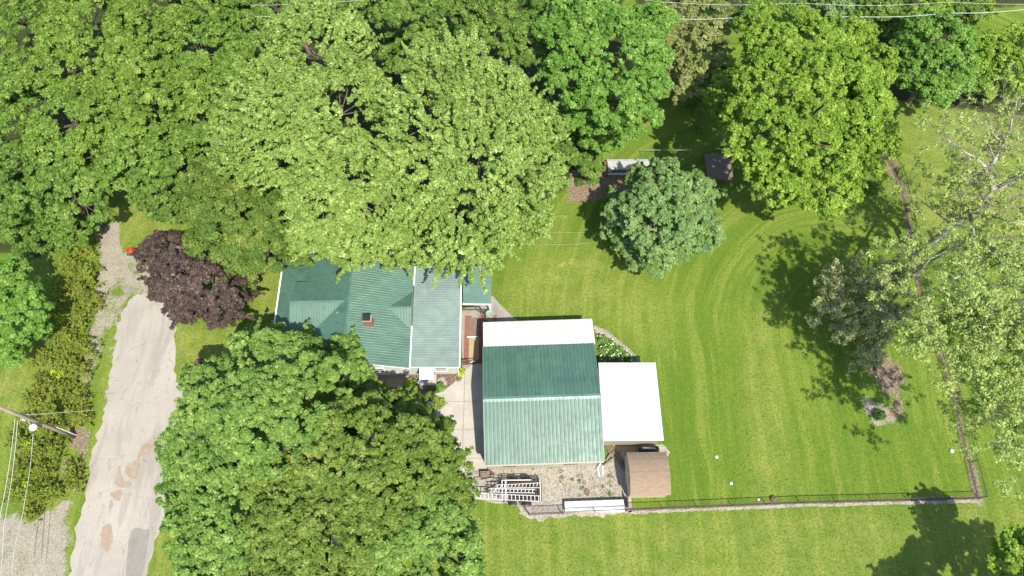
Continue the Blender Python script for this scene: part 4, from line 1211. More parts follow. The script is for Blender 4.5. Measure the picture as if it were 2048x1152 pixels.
# ------------------------------------------------------------------ utility pole with lamp, cables
pb = P(148, 873)
up_ = empty("utility_pole", pb, 0, "wooden utility pole with a white street lamp leaning over the juniper hedge", "utility pole")
MB().tube([(0, 0, 0), (0, 0, 3), (0, 0, 6), (0, 0, 9.6)], [.18, .16, .14, .12], 12).build("pole", M['pole'], up_, True)
MB().tube([(.17, .12, .05), (.17, .12, 2.7)], .035, 8).build("conduit", M['white'], up_)
arm_tip = P(68, 855, 5.2)-pb
MB().tube([(0, -.1, 5.9), (arm_tip.x*.5, arm_tip.y*.5, 5.9), (arm_tip.x, arm_tip.y, 5.5)], .035, 8).build("lamp_arm", M['galv'], up_)
MB().lathe(arm_tip+Vector((0, 0, .0)), [(.1, .0), (.28, -.0), (.3, .12), (.2, .3), (.08, .38)], 16).build("lamp", M['white'], up_, True)
MB().lathe((.0, -.22, 6.25), [(.06, 0), (.07, .12), (.05, .24)], 8).build("insulator", M['white'], up_)
MB().bar((-.05, -.35, 6.6), (-.05, .35, 6.6), .08).build("crossarm", M['galv'], up_)
def cable(label, pts, r=.018, m='wire'):
    A = [Vector(p) for p in pts]; out = []
    for i in range(len(A)-1):
        for k in range(8):
            t = k/8; p = A[i].lerp(A[i+1], t); p.z -= .5*math.sin(math.pi*t)*min(1, (A[i+1]-A[i]).length/20); out.append(p)
    out.append(A[-1])
    o = MB().tube(out, r, 5).build("power_cable", M[m])
    return tag(o, label, "cable", "overhead cables")
cable("left of two overhead cables running down from the lamp pole", [P(30, 838, 6.7), P(-6, 1060, 6.3), P(-26, 1220, 6.3)], .024)
cable("second overhead cable from the lamp pole, just right of its twin", [P(35, 842, 6.6), P(8, 1050, 6.2), P(-8, 1220, 6.2)], .024)
cable("overhead cable running down from the white street lamp", [P(66, 868, 5.5), P(50, 1000, 5.4), P(28, 1100, 5.4), P(14, 1220, 5.5)], .022)
cable("thin cable from the lamp pole toward the road", [P(38, 830, 6.7), P(120, 825, 5.5), P(190, 820, 4.6)], .012)
cable("thick white overhead cable across the top right trees", [P(1330, 36, 8.5), P(1460, 36, 8), P(1700, 33, 8), P(1900, 26, 8.3), P(2060, 18, 8.8), P(2200, 10, 9)], .03)
cable("thin upper overhead cable at the top right edge", [P(1290, 1, 9), P(1600, 6, 8.6), P(1900, 4, 8.8), P(2200, 1, 9)], .018)
cable("overhead cable above the trees at the top left, the upper one", [P(500, 10, 14), P(620, 4, 14), P(760, -4, 14)], .015)
cable("overhead cable above the trees at the top left, the lower one", [P(510, 33, 14), P(600, 28, 14), P(700, 22, 14)], .015)
cable("clothes line strung over the lawn by the pale maple, upper strand", [P(1060, 462, 2), P(1170, 465, 2)], .007)
cable("clothes line strung over the lawn by the pale maple, lower strand", [P(1060, 489, 2), P(1180, 486, 2)], .007)

# ------------------------------------------------------------------ trees
leafcount = 0
def lobes_world(lobes):
    out = []
    for u, v, r, z in lobes:
        c = P(u, v, z)
        out.append((np.array(c), r * depth(v, z) / FPX))
    return out
def crown_mesh(name, lobes, m, g, bough=.34, rc=.28, leaf=.2, cover=1.15, flat=.8, low=-.2, gap=.08, tuft=0.0, dens=.85, sep=.88, spray=.35, sprl=1.0, bmax=1.7):
    """big lobes > boughs > clumps > leaves; every level is scattered over the one above"""
    global leafcount
    C = np.array([c for c, r in lobes]); RR = np.array([r for c, r in lobes])
    bc, br, bd = [], [], []
    for c, r in lobes:
        rb = max(.7, min(bough * r, bmax))
        nb = int(max(5, 2.6 * (r / rb) ** 2 * 2.2))
        d = g.normal(size=(nb * 3, 3)); d /= np.linalg.norm(d, axis=1)[:, None]
        d = d[d[:, 2] > low][:nb]
        # keep boughs apart so shaded gaps open between them
        sel = []; md = sep * rb / max(r - rb * .5, .4)
        for k_ in range(len(d)):
            if all(np.linalg.norm(d[k_] - d[j_]) > md for j_ in sel): sel.append(k_)
        d = d[sel]
        p = c + d * np.array([1, 1, flat]) * (r - rb * .55) * g.uniform(.68, 1.12, (len(d), 1))
        bc.append(p); br.append(rb * g.uniform(.62, 1.15, len(d))); bd.append(d)
    bc = np.concatenate(bc); br = np.concatenate(br); bd = np.concatenate(bd)
    # drop boughs buried in another lobe
    dist = np.linalg.norm((bc[:, None] - C[None]) / np.array([1, 1, flat]), axis=2) / RR[None]
    keep = dist.min(1) > .5
    keep &= g.uniform(size=len(bc)) > gap * .5
    keep &= bc[:, 2] > .6
    bc, br, bd = bc[keep], br[keep], bd[keep]
    cc, cr, cd = [], [], []
    for p, r, d0 in zip(bc, br, bd):
        n = int(max(5, 2.0 * (r / rc) ** 2 * dens))
        d = g.normal(size=(n * 2, 3)) + d0 * .35; d[:, 2] += .35; d /= np.linalg.norm(d, axis=1)[:, None]
        d = d[d[:, 2] > -.3][:n]
        q = p + d * np.array([1, 1, .62]) * r * g.uniform(.8, 1.04, (len(d), 1))
        cc.append(q); cr.append(rc * g.uniform(.55, 1.7, len(d))); cd.append(d)
    cc = np.concatenate(cc); cr = np.concatenate(cr); cd = np.concatenate(cd)
    # drop clumps buried in another bough (not visible, saves triangles)
    K = np.ones(len(cc), bool)
    for i in range(0, len(cc), 2000):
        q = cc[i:i+2000]
        dd = np.linalg.norm((q[:, None] - bc[None]) / np.array([1, 1, .62]), axis=2) / br[None]
        K[i:i+2000] = (dd.min(1) > .6) | (q[:, 2] > 1e9)
    dl = np.linalg.norm((cc[:, None] - C[None]) / np.array([1, 1, flat]), axis=2) / RR[None]
    K &= dl.min(1) > .62
    K &= g.uniform(size=len(cc)) > gap
    K &= cc[:, 2] > .25
    cc, cr, cd = cc[K], cr[K], cd[K]
    # twigs that stand out of the crown, each a tapering row of small clumps
    if spray:
        sc_, sr_, sd_ = [], [], []
        mid = C.mean(0)
        for c, r in lobes:
            for _ in range(int(spray * 3.2 * r * r) + 2):
                d = g.normal(size=3); d[2] = abs(d[2]) * .9 - .15; d /= np.linalg.norm(d)
                p0 = c + d * np.array([1, 1, flat]) * r * g.uniform(.62, .85)
                out = (p0 - mid) * np.array([1, 1, .4]); out /= np.linalg.norm(out) + 1e-6
                e = d * .7 + out * .7 + np.array([0, 0, g.uniform(.1, .6)]); e /= np.linalg.norm(e)
                Ls_ = g.uniform(.7, 1.5) * sprl
                m_ = max(3, int(Ls_ / (rc * .55)))
                t = (np.arange(m_) + .3) / m_
                q = p0 + e * (t * Ls_)[:, None] + g.normal(size=(m_, 3)) * rc * .28
                if q[-1][2] < .4: continue
                dd_ = np.linalg.norm((q[-1] - C) / np.array([1, 1, flat]), axis=1) / RR
                if dd_.min() < .9: continue
                sc_.append(q); sr_.append(rc * (1.05 - .55 * t)); sd_.append(np.repeat(e[None], m_, 0))
        if sc_:
            cc = np.concatenate([cc] + sc_); cr = np.concatenate([cr] + sr_); cd = np.concatenate([cd] + sd_)
    area = leaf * leaf * .62 * .5
    nl = np.maximum(6, (cover * 2 * math.pi * cr ** 2 * .8 / area)).astype(int)
    idx = np.repeat(np.arange(len(cc)), nl)
    n = len(idx)
    ax = cd[idx] * .5 + np.array([0, 0, .5])
    d = g.normal(size=(n, 3)) * .75 + ax; d /= np.linalg.norm(d, axis=1)[:, None]
    rad = cr[idx] * g.uniform(.45, 1.08, n)
    pos = cc[idx] + d * rad[:, None] * np.array([1, 1, .75])
    if tuft:
        k = g.uniform(size=n) ** 2
        pos += (cd[idx] * .6 + np.array([0, 0, .5])) * (k * tuft * cr[idx])[:, None]
    tint = np.clip(g.normal(.5, .25, n) + (g.normal(0, .16, len(cc)))[idx], 0, 1)
    leafcount += n
    return leaves_mesh(name, pos, d, leaf, m, g, .6, .36, tint=tint, aspect=.75), bc, br
tree_no = [0]
def tree(label, lobes, lm, name="maple_tree", base=None, bark=None, group=None, cat="tree", trunk=.32, **kw):
    tree_no[0] += 1
    g = np.random.default_rng(100 + tree_no[0])
    W = lobes_world(lobes)
    cen = sum(c for c, r in W) / len(W)
    b = Vector((cen[0], cen[1], 0)) if base is None else P(*base)
    root = empty(name, b, 0, label, cat, group)
    off = np.array([b.x, b.y, 0])
    Wl = [(c - off, r) for c, r in W]
    me, bc, br = crown_mesh("crown", Wl, L[lm], g, **kw)
    link("crown", me, None, root)
    top = max(c[2] for c, r in Wl)
    fork = Vector((0, 0, max(.5, min(c[2] - r * .75 for c, r in Wl)) * .7 + .3))
    mb = MB(); mb.tube([(0, 0, -.05), (0, 0, .25), fork, (fork.x + .1, fork.y, max(fork.z + .5, top * .6))], [trunk * 1.5, trunk, trunk * .8, trunk * .4], 9)
    mb.build("trunk", M[bark or 'bark'], root, True)
    lim = MB()
    for c, r in Wl:
        c = Vector(c); mid = fork.lerp(c, .5) + Vector((0, 0, .4))
        lim.tube([fork, mid, c, c + Vector((0, 0, r * .3))], [trunk * .45, trunk * .3, trunk * .15, trunk * .05], 6)
    order = g.permutation(len(bc))[:40]
    for i in order:
        p = Vector(bc[i]); j = int(np.argmin([np.linalg.norm(bc[i] - c) for c, r in Wl])); c = Vector(Wl[j][0])
        lim.tube([c, c.lerp(p, .6) + Vector((0, 0, -.2)), p + (p - c) * .15], [trunk * .16, trunk * .11, trunk * .04], 5)
    lim.build("limbs", M[bark or 'bark'], root, True)
    return root

WD = dict(bough=.40, bmax=2.0, sep=1.08, spray=.12, gap=.05)
wood = "woodland trees northwest of the house"
tree("woodland tree filling the very top left corner", [(50,50,95,10),(10,140,85,9)], 'forest', "woodland_tree", group=wood, **WD)
tree("second woodland tree along the top edge from the left corner", [(180,60,90,11),(150,140,75,10)], 'forest3', "woodland_tree", group=wood, **WD)
tree("yellowish woodland tree third along the top edge from the left", [(305,45,90,11),(290,125,80,10.5)], 'forest3', "woodland_tree", group=wood, **WD)
tree("woodland tree at the top edge just left of the wires", [(420,35,80,10),(405,110,80,10),(480,60,60,9)], 'forest', "woodland_tree", group=wood, **WD)
tree("woodland tree with dark gap beside the pale silver maple", [(470,160,65,8),(420,215,70,9)], 'forest', "woodland_tree", group=wood, **WD)
tree("broad woodland tree against the left edge, in the upper quarter", [(70,235,95,9),(150,250,70,9)], 'forest', "woodland_tree", group=wood, **WD)
tree("woodland tree in the middle of the wood with layered boughs", [(250,215,85,10),(320,200,80,10),(200,300,60,8)], 'forest3', "woodland_tree", group=wood, **WD)
tree("woodland tree with a flat spreading bough above the short drive", [(270,290,75,8),(350,270,70,8.5),(240,350,45,6)], 'forest', "woodland_tree", group=wood, **WD)
tree("darker woodland tree at the left edge above the shaded grass", [(35,370,90,7),(100,330,60,7),(30,440,50,4.5)], 'forest2', "woodland_tree", group=wood, **WD)
tree("rounded deep green tree overhanging the dirt by the junipers", [(140,370,75,6),(170,410,50,5),(100,430,45,4)], 'forest2', "woodland_tree", group=wood, **WD)
tree("green tree overhanging the small lawn north of the purple maple", [(310,340,65,6),(390,320,60,7),(315,375,45,4.5),(400,270,55,8)], 'forest2', "woodland_tree", group=wood, **WD)
tree("small deep green bushy tree on the little lawn's east side", [(330,420,36,2.4)], 'forest2', "small_tree", trunk=.12)
tree("small shaded tree behind the junipers at the wood's edge", [(150,465,42,2.6),(60,475,40,2.4)], 'forest2', "small_tree", trunk=.12)
sil = dict(spray=1.3, sprl=1.5, sep=1.0, rc=.21, leaf=.17, cover=1.0, tuft=1.2, bough=.34, gap=.16, flat=.85)
tree("tall pale yellow-green silver maple, the western one, north of the house", [(640,120,110,15),(580,210,110,14),(680,230,110,14),(520,290,80,12),(600,320,85,12),(500,220,55,12)], 'silver', "silver_maple", trunk=.34, **sil)
tree("tall pale yellow-green silver maple, the eastern one, spiky against the dark gap", [(900,150,80,15),(960,210,90,14.5),(860,250,90,15),(915,290,75,14.6),(1040,260,75,13),(960,320,100,14),(840,360,100,13),(1050,350,70,11.5),(940,420,95,12),(1040,430,60,8.5),(950,500,65,8),(880,490,60,8)], 'silver', "silver_maple", trunk=.34, **sil)
tree("pale silver maple hanging over the house roof", [(720,340,90,13),(660,400,90,11),(760,430,85,11),(640,460,60,8.5),(700,480,60,8),(790,490,50,7),(820,515,28,5.5)], 'silver', "silver_maple", trunk=.4, **sil)
tree("olive green maple between the purple maple and the house", [(440,390,75,7.5),(500,440,80,8),(560,430,65,8),(450,480,60,6),(540,500,55,6),(410,420,45,6),(500,520,40,5),(590,500,35,5)], 'olive', "maple_tree", rc=.36, leaf=.2)
tree("dark purple-leaved maple beside the road end", [(325,510,47,3.6),(378,548,56,4.4),(430,590,56,4.3),(340,570,40,3.3),(450,632,36,3.2),(488,578,24,3.3),(370,610,36,3.2)], 'purple', "purple_maple", rc=.24, leaf=.17, cover=1.4, trunk=.22)
deep = dict(rc=.28, leaf=.2)
tree("mid green tree at the top edge above the dead branches", [(830,30,75,9),(900,20,65,9),(770,-10,60,9)], 'forest2', "woodland_tree", **deep)
tree("green tree at the top edge between the two tall maples", [(1010,35,80,10),(1060,90,55,9),(960,20,50,9)], 'forest2', "woodland_tree", **deep)
tree("large mid green tree east of the silver maples", [(1170,60,95,12),(1240,120,95,12),(1160,160,75,11),(1250,200,80,10),(1180,230,60,8),(1210,270,45,5),(1290,60,55,9)], 'emerald', "maple_tree", trunk=.45, **deep)
tree("dim understory tree beside the garden bed", [(1150,300,45,3),(1100,250,50,4),(1180,330,26,1.8)], 'forest2', "small_tree", trunk=.12)
tree("green treetop at the top edge behind the western silver maple", [(560,10,60,9),(680,-5,60,9),(490,-10,60,9)], 'forest2', "woodland_tree", **deep)
tree("dark low tree in the gap north of the eastern silver maple", [(820,110,55,4),(880,90,40,4)], 'forest2', "small_tree", trunk=.15, **deep)
tree("olive tree dusted with pale blossom near the top edge", [(1390,40,62,6),(1400,110,55,5.5),(1345,90,45,5),(1360,170,40,4)], 'blossom', "blossom_tree", rc=.32, leaf=.2, cover=1.0, gap=.2, trunk=.18)
tree("small olive bush at the foot of the blossom tree", [(1400,175,34,2.2),(1440,150,26,2)], 'olive', "bush", cat="bush", trunk=.08)
tree("large lime green maple in the middle of the north boundary", [(1600,110,95,10.8),(1560,190,100,10.8),(1650,190,105,11.3),(1520,270,85,9.8),(1620,280,105,10.3),(1710,240,75,9.8),(1560,350,75,7.8),(1650,370,70,7.3),(1740,300,50,7.8),(1720,150,65,9.8),(1480,220,50,7.8),(1440,190,34,6.8),(1530,60,50,8.8),(1690,80,50,8.8)], 'lime', "maple_tree", rc=.26, leaf=.195, cover=1.1, gap=.1, trunk=.42)
tree("emerald green tree right of the lime maple under the thick cable", [(1860,90,65,6),(1890,150,55,5.5),(1840,160,50,5),(1900,80,45,5.5),(1870,190,35,3.5)], 'emerald', "maple_tree", rc=.28, leaf=.2, trunk=.25)
tree("bright shrubby tree at the right edge near the top", [(1975,110,45,3.5),(2020,150,48,3.5),(1955,165,34,3),(2040,90,40,3)], 'lime', "shrub", cat="shrub", rc=.28, leaf=.2, trunk=.12)
for u, v, r, z, lm, lb in ((1480,12,42,4,'forest2',"dark shrub under the upper cable left of the lime maple"), (1570,8,36,4,'forest2',"shrub at the top edge above the lime maple's left side"), (1660,14,40,4,'grayg',"silvery grey-green tree at the top edge above the lime maple"),
                           (1760,20,45,4,'forest2',"dark shrub at the top edge above the thick cable"), (1800,70,38,2.6,'forest',"bush below the thick cable left of the emerald tree"), (1840,10,45,4,'lime',"bright shrub on the top edge right of centre cable"), (1925,18,30,2.5,'forest2',"dark shrub on the top edge near the bare gravel"), (1960,22,20,1.6,'lime',"small bright bush at the corner of the bare gravel"),
                           (1720,60,30,3,'forest2',"bush between the lime maple and the thick cable")):
    tree(lb, [(u, v, r, z), (u+r*.7, v+6, r*.6, z*.8)], lm, "shrub", cat="shrub", rc=.28, leaf=.2, trunk=.09)
tree("round grey-green maple standing alone on the lawn", [(1325,430,84,5.6),(1300,440,60,6.2),(1320,370,50,6.2),(1370,400,56,5.6),(1270,430,52,4.6),(1390,460,52,4.2),(1330,490,58,3.8),(1240,470,30,3),(1290,370,36,4.6),(1400,385,34,4.4),(1275,505,34,2.4),(1240,410,30,3.4)], 'grayg', "maple_tree", rc=.26, leaf=.18, gap=.1, flat=.8, trunk=.3)
big = dict(rc=.25, leaf=.185, cover=1.25)
tree("large bright mid green maple over the front lawn west of the driveway", [(520,745,88,7.5),(600,745,80,7),(620,800,90,9.5),(530,830,95,9.5),(440,820,75,8),(400,890,70,7),(480,900,80,8.5),(580,890,80,9),(420,770,50,6.5),(500,692,36,5.2),(610,695,34,4.8),(560,680,28,4.8)], 'maple', "maple_tree", trunk=.45, gap=.05, sep=.98, spray=.12, bough=.38, bmax=1.9, **big)
tree("rounded green tree overlapping the house's south corner", [(692,702,34,4.3),(682,745,46,5),(708,755,30,4.4)], 'maple', "maple_tree", trunk=.2, **big)
tree("large olive green maple over the driveway", [(755,848,74,6),(822,872,60,6.5),(700,880,85,9.5),(800,930,95,9.5),(888,945,56,7),(720,970,90,9),(735,798,34,4),(795,820,40,4.6),(900,1000,50,6),(640,950,70,8.5)], 'maple2', "maple_tree", trunk=.5, **big)
tree("sparse young maple at the edge of the mulch bed and driveway", [(862,812,28,4),(892,868,24,5),(925,935,24,5)], 'maple2', "maple_tree", trunk=.14, rc=.34, leaf=.22, gap=.4)
tree("green maple beside the road in the lower left cluster", [(400,960,65,6),(390,1030,65,6),(460,1000,75,7),(440,1080,80,6.5),(500,1130,80,6.5),(400,1105,50,5)], 'maple', "maple_tree", trunk=.4, **big)
tree("large yellow-green maple at the bottom edge left of centre", [(590,1030,90,8),(650,1010,70,7.6),(655,1130,60,7),(660,1080,100,8),(580,1120,80,7.5),(720,1050,80,8.5),(560,960,60,8)], 'maple2', "maple_tree", trunk=.5, **big)
tree("green maple at the bottom edge beside the south lawn", [(820,1040,80,7.5),(880,1100,75,6.5),(780,1110,90,7.5),(920,1130,45,5),(900,1050,45,5.5)], 'maple', "maple_tree", trunk=.45, **big)
tree("bright green maple at the left edge beside the junipers", [(20,570,48,4.5),(40,625,52,5),(15,670,52,4.5),(60,650,30,4),(10,705,30,3.5)], 'emerald', "maple_tree", rc=.28, leaf=.2, trunk=.25)
tree("bright green tree in the bottom right corner", [(2015,1080,26,5),(2050,1110,42,6),(2000,1130,30,4.5),(2250,1350,120,9),(2180,1390,110,9),(2090,1400,100,8.5),(2260,1270,80,9),(2130,1320,80,8)], 'lime', "maple_tree", trunk=.3, rc=.28, leaf=.2, gap=.1)
# junipers: low feathery evergreens west of the lane
jr = random.Random(12)
jun = [(165,485,32),(140,530,30),(170,545,30),(120,575,32),(160,590,34),(110,625,28),(155,640,34),(185,610,24),(125,680,34),(165,690,28),(90,720,30),(130,735,34),(165,740,22),(80,770,30),(125,785,32),(160,790,20),(100,820,28),(140,830,26),(170,835,18),(60,800,22),(55,845,26),(100,860,26),(30,880,28),(70,895,28),(110,900,24),(45,935,28),(90,940,28),(140,935,20),(30,985,24),(70,980,28),(110,980,24),(150,968,18),(60,1020,20)]
ords = ["first", "second", "third", "fourth", "fifth", "sixth", "seventh", "eighth", "ninth", "tenth", "eleventh", "twelfth", "thirteenth", "fourteenth"]
rows = [[0], [1, 2], [3, 4], [5, 6, 7], [8, 9], [10, 11, 12], [13, 14, 15], [16, 17, 18], [19, 20, 21], [22, 23, 24], [25, 26, 27], [28, 29, 30, 31], [32]]
jun_label = {}
for ri, row in enumerate(rows):
    row = sorted(row, key=lambda k: jun[k][0])
    side = {1: [""], 2: ["west side", "road side"], 3: ["west side", "middle", "road side"], 4: ["west side", "middle, left", "middle, right", "road side"]}[len(row)]
    for k, sd in zip(row, side):
        jun_label[k] = "feathery brown-green juniper in the hedge, " + ords[ri] + " row from its north end" + (", " + sd if sd else "")
for i, (u, v, r) in enumerate(jun):
    g = np.random.default_rng(900+i)
    z = .5 if v > 600 else .8
    W = lobes_world([(u, v, r*.9, z+jr.uniform(0, .5)), (u+jr.uniform(-12, 12), v+jr.uniform(-12, 12), r*.7, z+.4)])
    b = Vector((W[0][0][0], W[0][0][1], 0)); off = np.array([b.x, b.y, 0])
    root = empty("juniper_shrub", b, 0, jun_label[i], "shrub", "junipers massed along the west side of the road")
    # radiating sprays
    pts, dirs = [], []
    for c, R_ in W:
        c = c-off
        ns = int(26*R_*R_)+20
        for s_ in range(ns):
            a_ = g.uniform(0, 2*math.pi); el = g.uniform(.1, 1.2); rr_ = R_*g.uniform(.1, 1.0)
            o_ = c+np.array([math.cos(g.uniform(0, 6.28))*rr_, math.sin(g.uniform(0, 6.28))*rr_, 0])
            o_[2] = (z+.6)*(1-(rr_/R_)**2*.6)*g.uniform(.6, 1.1)
            d_ = np.array([math.cos(a_)*math.cos(el), math.sin(a_)*math.cos(el), math.sin(el)*.8])
            k = 26; t = g.uniform(0, 1, (k, 1))
            pts.append(o_+d_*t*.55+g.normal(size=(k, 3))*.07*(1.1-t)); dirs.append(np.repeat(d_[None], k, 0))
    pts = np.concatenate(pts); dirs = np.concatenate(dirs); leafcount += len(pts)
    me = leaves_mesh("foliage", pts, dirs, .15, L['juniper'], g, .5, .5, .4)
    link("foliage", me, None, root)
    mb = MB()
    for k in range(5):
        a_ = k*1.26; mb.tube([(0, 0, 0), (math.cos(a_)*.4, math.sin(a_)*.4, .5), (math.cos(a_)*.9, math.sin(a_)*.9, .8)], [.05, .035, .015], 5)
    mb.build("stem", M['bark'], root)
def plant(label, u, v, r, m, n=220, ls=.16, h=.35, cat="plant", name="garden_plant", flowers=0, fm='petal', squash=.8, group=None):
    g = np.random.default_rng(int(u*7+v))
    root = empty(name, P(u, v), 0, label, cat, group)
    me = leafblob("foliage", (0, 0, h*.3), r, n, ls, L[m], squash, seed=int(u+v*3)); link("foliage", me, None, root)
    MB().tube([(0, 0, 0), (0.02, 0, h)], .03, 5).build("stem", M['bark'], root)
    if flowers:
        fb = MB()
        for k in range(flowers):
            d = g.normal(size=3); d[2] = abs(d[2])+.3; d /= np.linalg.norm(d); p = Vector(d*r*1.0)+Vector((0, 0, h*.3)); p.z = p.z*squash+.05
            fb.lathe(p, [(.02, 0), (.05, .02), (.055, .04), (.02, .03)], 6)
        fb.build("blossoms", M[fm], root)
    return root
for u, v, lb in ((112, 685, "bright vine-like bush poking out of the middle of the juniper hedge"), (130, 640, "light green sapling in the juniper hedge"), (128, 748, "yellow-green sapling in the juniper hedge right of the shaded lawn"), (66, 972, "yellow-green sapling in the lower juniper hedge"), (72, 898, "yellow-green sapling below the street lamp")):
    root = plant(lb, u, v, .75, 'bright' if v != 685 else 'emerald', 240, .2, .9, "bush", "sapling", squash=1.3)
# garden plants
plant("bright lime green shrub beside the blue pot", 823, 772, .62, 'bright', 420, .16, .5, "shrub", "shrub", squash=1.2)
plant("leafy green plant in the mulch bed in front of the stone ring", 880, 775, .5, 'emerald', 260, .16, .35)
plant("yellow-green grassy plant at the house's southeast corner", 921, 745, .45, 'bright', 260, .16, .4)
plant("low olive plant beside the driveway edge in the mulch", 862, 786, .4, 'olive', 200, .15, .3)
plant("rose bush with red and white blossoms on the front lawn", 393, 742, .75, 'olive', 420, .15, .6, "bush", "rose_bush", 26, 'petal')
plant("dark crimson bush behind the white roses on the front lawn", 400, 728, .45, 'purple', 200, .15, .6, "bush", "crimson_bush", 8, 'petal_red')
bed = "flowering plants in the bed behind the annexe"
for i, (u, v, r, f_) in enumerate(sorted(((1203,678,.45,3),(1222,690,.5,5),(1208,700,.5,4),(1238,702,.45,3),(1225,712,.5,6),(1205,720,.4,4),(1250,712,.42,3),(1262,720,.42,3),(1240,722,.4,4),(1213,684,.35,2)))):
    plant("leafy white-flowered plant in the bed by the annexe, " + ords[i] + " from the garage wall", u, v, r, 'emerald' if i % 3 else 'maple', 260, .17, .4, flowers=f_, group=bed)
for i, (u, v, r, lm, lb) in enumerate(((1744,380,.9,'forest2',"dark green bush by the leaf strip under the lime maple"), (1757,831,.55,'forest2',"small dark bush in the pale bare patch"), (1185,362,.7,'emerald',"green bush in the garden bed left of the long table"), (1160,365,.6,'olive',"olive bush at the west end of the garden bed"), (1215,385,.5,'maple',"low bush in the garden bed below the long table"),
                                       (1800,345,.5,'lime',"light green bush where the leaf strip bends"), (1440,385,.8,'forest2',"dark bush beside the grey platform"), (1385,215,.9,'olive',"bush in the shade by the blossom tree"), (1400,260,.5,'forest2',"dark bush on the shaded grass left of the lime maple"))):
    plant(lb, u, v, r, lm, int(500*r), .18, .5, "bush", "bush", squash=.9)
# border stones of the bed and edging strip
ed = [(1188,652),(1215,664),(1240,685),(1262,703),(1282,726)]
pe = [P(*p) for p in ed]
stq = MB(); inner = [P(1190,664),P(1205,672),(P(1232,694)),P(1255,712),P(1268,726)]
sheet("gravel_strip", [(p.x, p.y) for p in pe]+[(p.x, p.y) for p in reversed(inner)], .006, M['gravel'], .03, 31)
sheet("flower_bed_soil", [(p.x, p.y) for p in inner]+[xy(1200,728), xy(1196,680)], .004, M['mulch'])
edg = MB()
for a, b in zip(pe[:-1], pe[1:]):
    n = int((b-a).length/.3)
    for i in range(n):
        edg.bar(a.lerp(b, i/n)+Vector((0, 0, .04)), a.lerp(b, (i+.92)/n)+Vector((0, 0, .04)), .11, .1)
tag(edg.build("stone_edging", M['stone']), "curved pale stone edging between the lawn and the flower bed", "edging")
# pebbles and weeds in the yard
pebbles = MB(); rr = random.Random(77); cnt = 0
yard = poly_px([(985,945),(1205,935),(1250,930),(1250,995),(1130,1000),(1125,1025),(1060,1030),(1040,1008),(990,1004)])
while cnt < 1500:
    x, y = rr.uniform(yard[:, 0].min(), yard[:, 0].max()), rr.uniform(yard[:, 1].min(), yard[:, 1].max())
    if sdf(yard, np.array([x]), np.array([y]))[0] < 0: continue
    r = rr.uniform(.02, .06); c = Vector((x, y, .0))
    pebbles.add([c+Vector((r, 0, .01)), c+Vector((0, r*.8, .01)), c+Vector((-r, 0, .01)), c+Vector((0, -r, .01)), c+Vector((0, 0, .01+r*.8))], [(0,1,4), (1,2,4), (2,3,4), (3,0,4)]); cnt += 1
tag(pebbles.build("pebbles", M['stone']), kind="stuff")
wg = np.random.default_rng(55); wp = []
for k in range(26):
    c = P(wg.uniform(1120, 1245), wg.uniform(945, 998)) if k < 18 else P(wg.uniform(1090, 1250), wg.uniform(935, 1000))
    wp.append(np.array([c.x, c.y, .04]) + wg.normal(size=(int(wg.uniform(8, 40)), 3)) * np.array([.12, .10, .015]) * wg.uniform(.5, 1.3))
wp = np.concatenate(wp); wd_ = np.tile([0, 0, 1.0], (len(wp), 1))
tag(link("weeds", leaves_mesh("weeds", wp, wd_, .09, L['olive'], wg, .5, .5), None), kind="stuff")
cf = MB(); rr = random.Random(8); cnt = 0
while cnt < 90:
    p = P(rr.uniform(1000, 2040), rr.uniform(500, 1150))
    if (7 < p.x < 13 and 7 < p.y < 22) or (-3 < p.x < 8 and p.y < 23): continue
    r = rr.uniform(.015, .03)
    cf.add([p+Vector((r, 0, .07)), p+Vector((0, r, .07)), p+Vector((-r, 0, .07)), p+Vector((0, -r, .07)), p+Vector((0, 0, .09)), p+Vector((0, 0, .0))], [(0,1,4), (1,2,4), (2,3,4), (3,0,4), (0,5,2)]); cnt += 1
tag(cf.build("clover_flowers", M['petal']), kind="stuff")
# ------------------------------------------------------------------ grass tufts as real blades on lawn and rough ground
def grass_field():
    g = np.random.default_rng(5)
    n = 120000
    # density follows the view: sample evenly in the photograph's area plus margins
    u = g.uniform(-60, 2110, n); v = g.uniform(-20, 1180, n)
    dx, dy = (u-1024)/FPX, (576-v)/FPX
    z = CS-dy*SN; X = dx*H/z; Y = (SN+dy*CS)*H/z
    ok = np.ones(n, bool)
    def bil(a):
        ix = np.clip(np.searchsorted(xs, X)-1, 0, len(xs)-2); iy = np.clip(np.searchsorted(ys, Y)-1, 0, len(ys)-2)
        return a[iy, ix]
    bad = np.maximum.reduce([bil(masks[k]) for k in ("dirt", "gravel", "forest")])
    ok &= bad < .35+g.uniform(-.15, .15, n)
    for poly in ([(128,1300),(137,1152),(160,1040),(203,840),(238,650),(258,598),(290,585),(340,600),(352,660),(347,740),(362,775),(400,830),(420,960),(345,1010),(292,1152),(275,1300)],
                 [(700,740),(985,600),(1050,650),(1190,650),(1290,726),(1320,730),(1335,990),(1262,1000),(1253,1030),(1060,1040),(940,1000),(700,950)],
                 [(562,500),(985,540),(985,740),(550,760)]):
        ok &= sdf(poly_px(poly), X, Y) < -.05
    X, Y = X[ok], Y[ok]; n = len(X)
    pos = np.stack([X, Y, np.full(n, .045)], 1)
    d = np.stack([g.normal(0, .5, n), g.normal(0, .5, n), np.ones(n)], 1)
    return leaves_mesh("grass", pos, d, .11, L['grass'], g, .1, .9, .3)
L['grass'] = leaf_mat("grass_blades", (0.080, 0.145, 0.014), (0.175, 0.235, 0.035), (0.30, 0.31, 0.08), trans=.3, rough=.6)
tag(link("grass", grass_field(), None), kind="stuff")

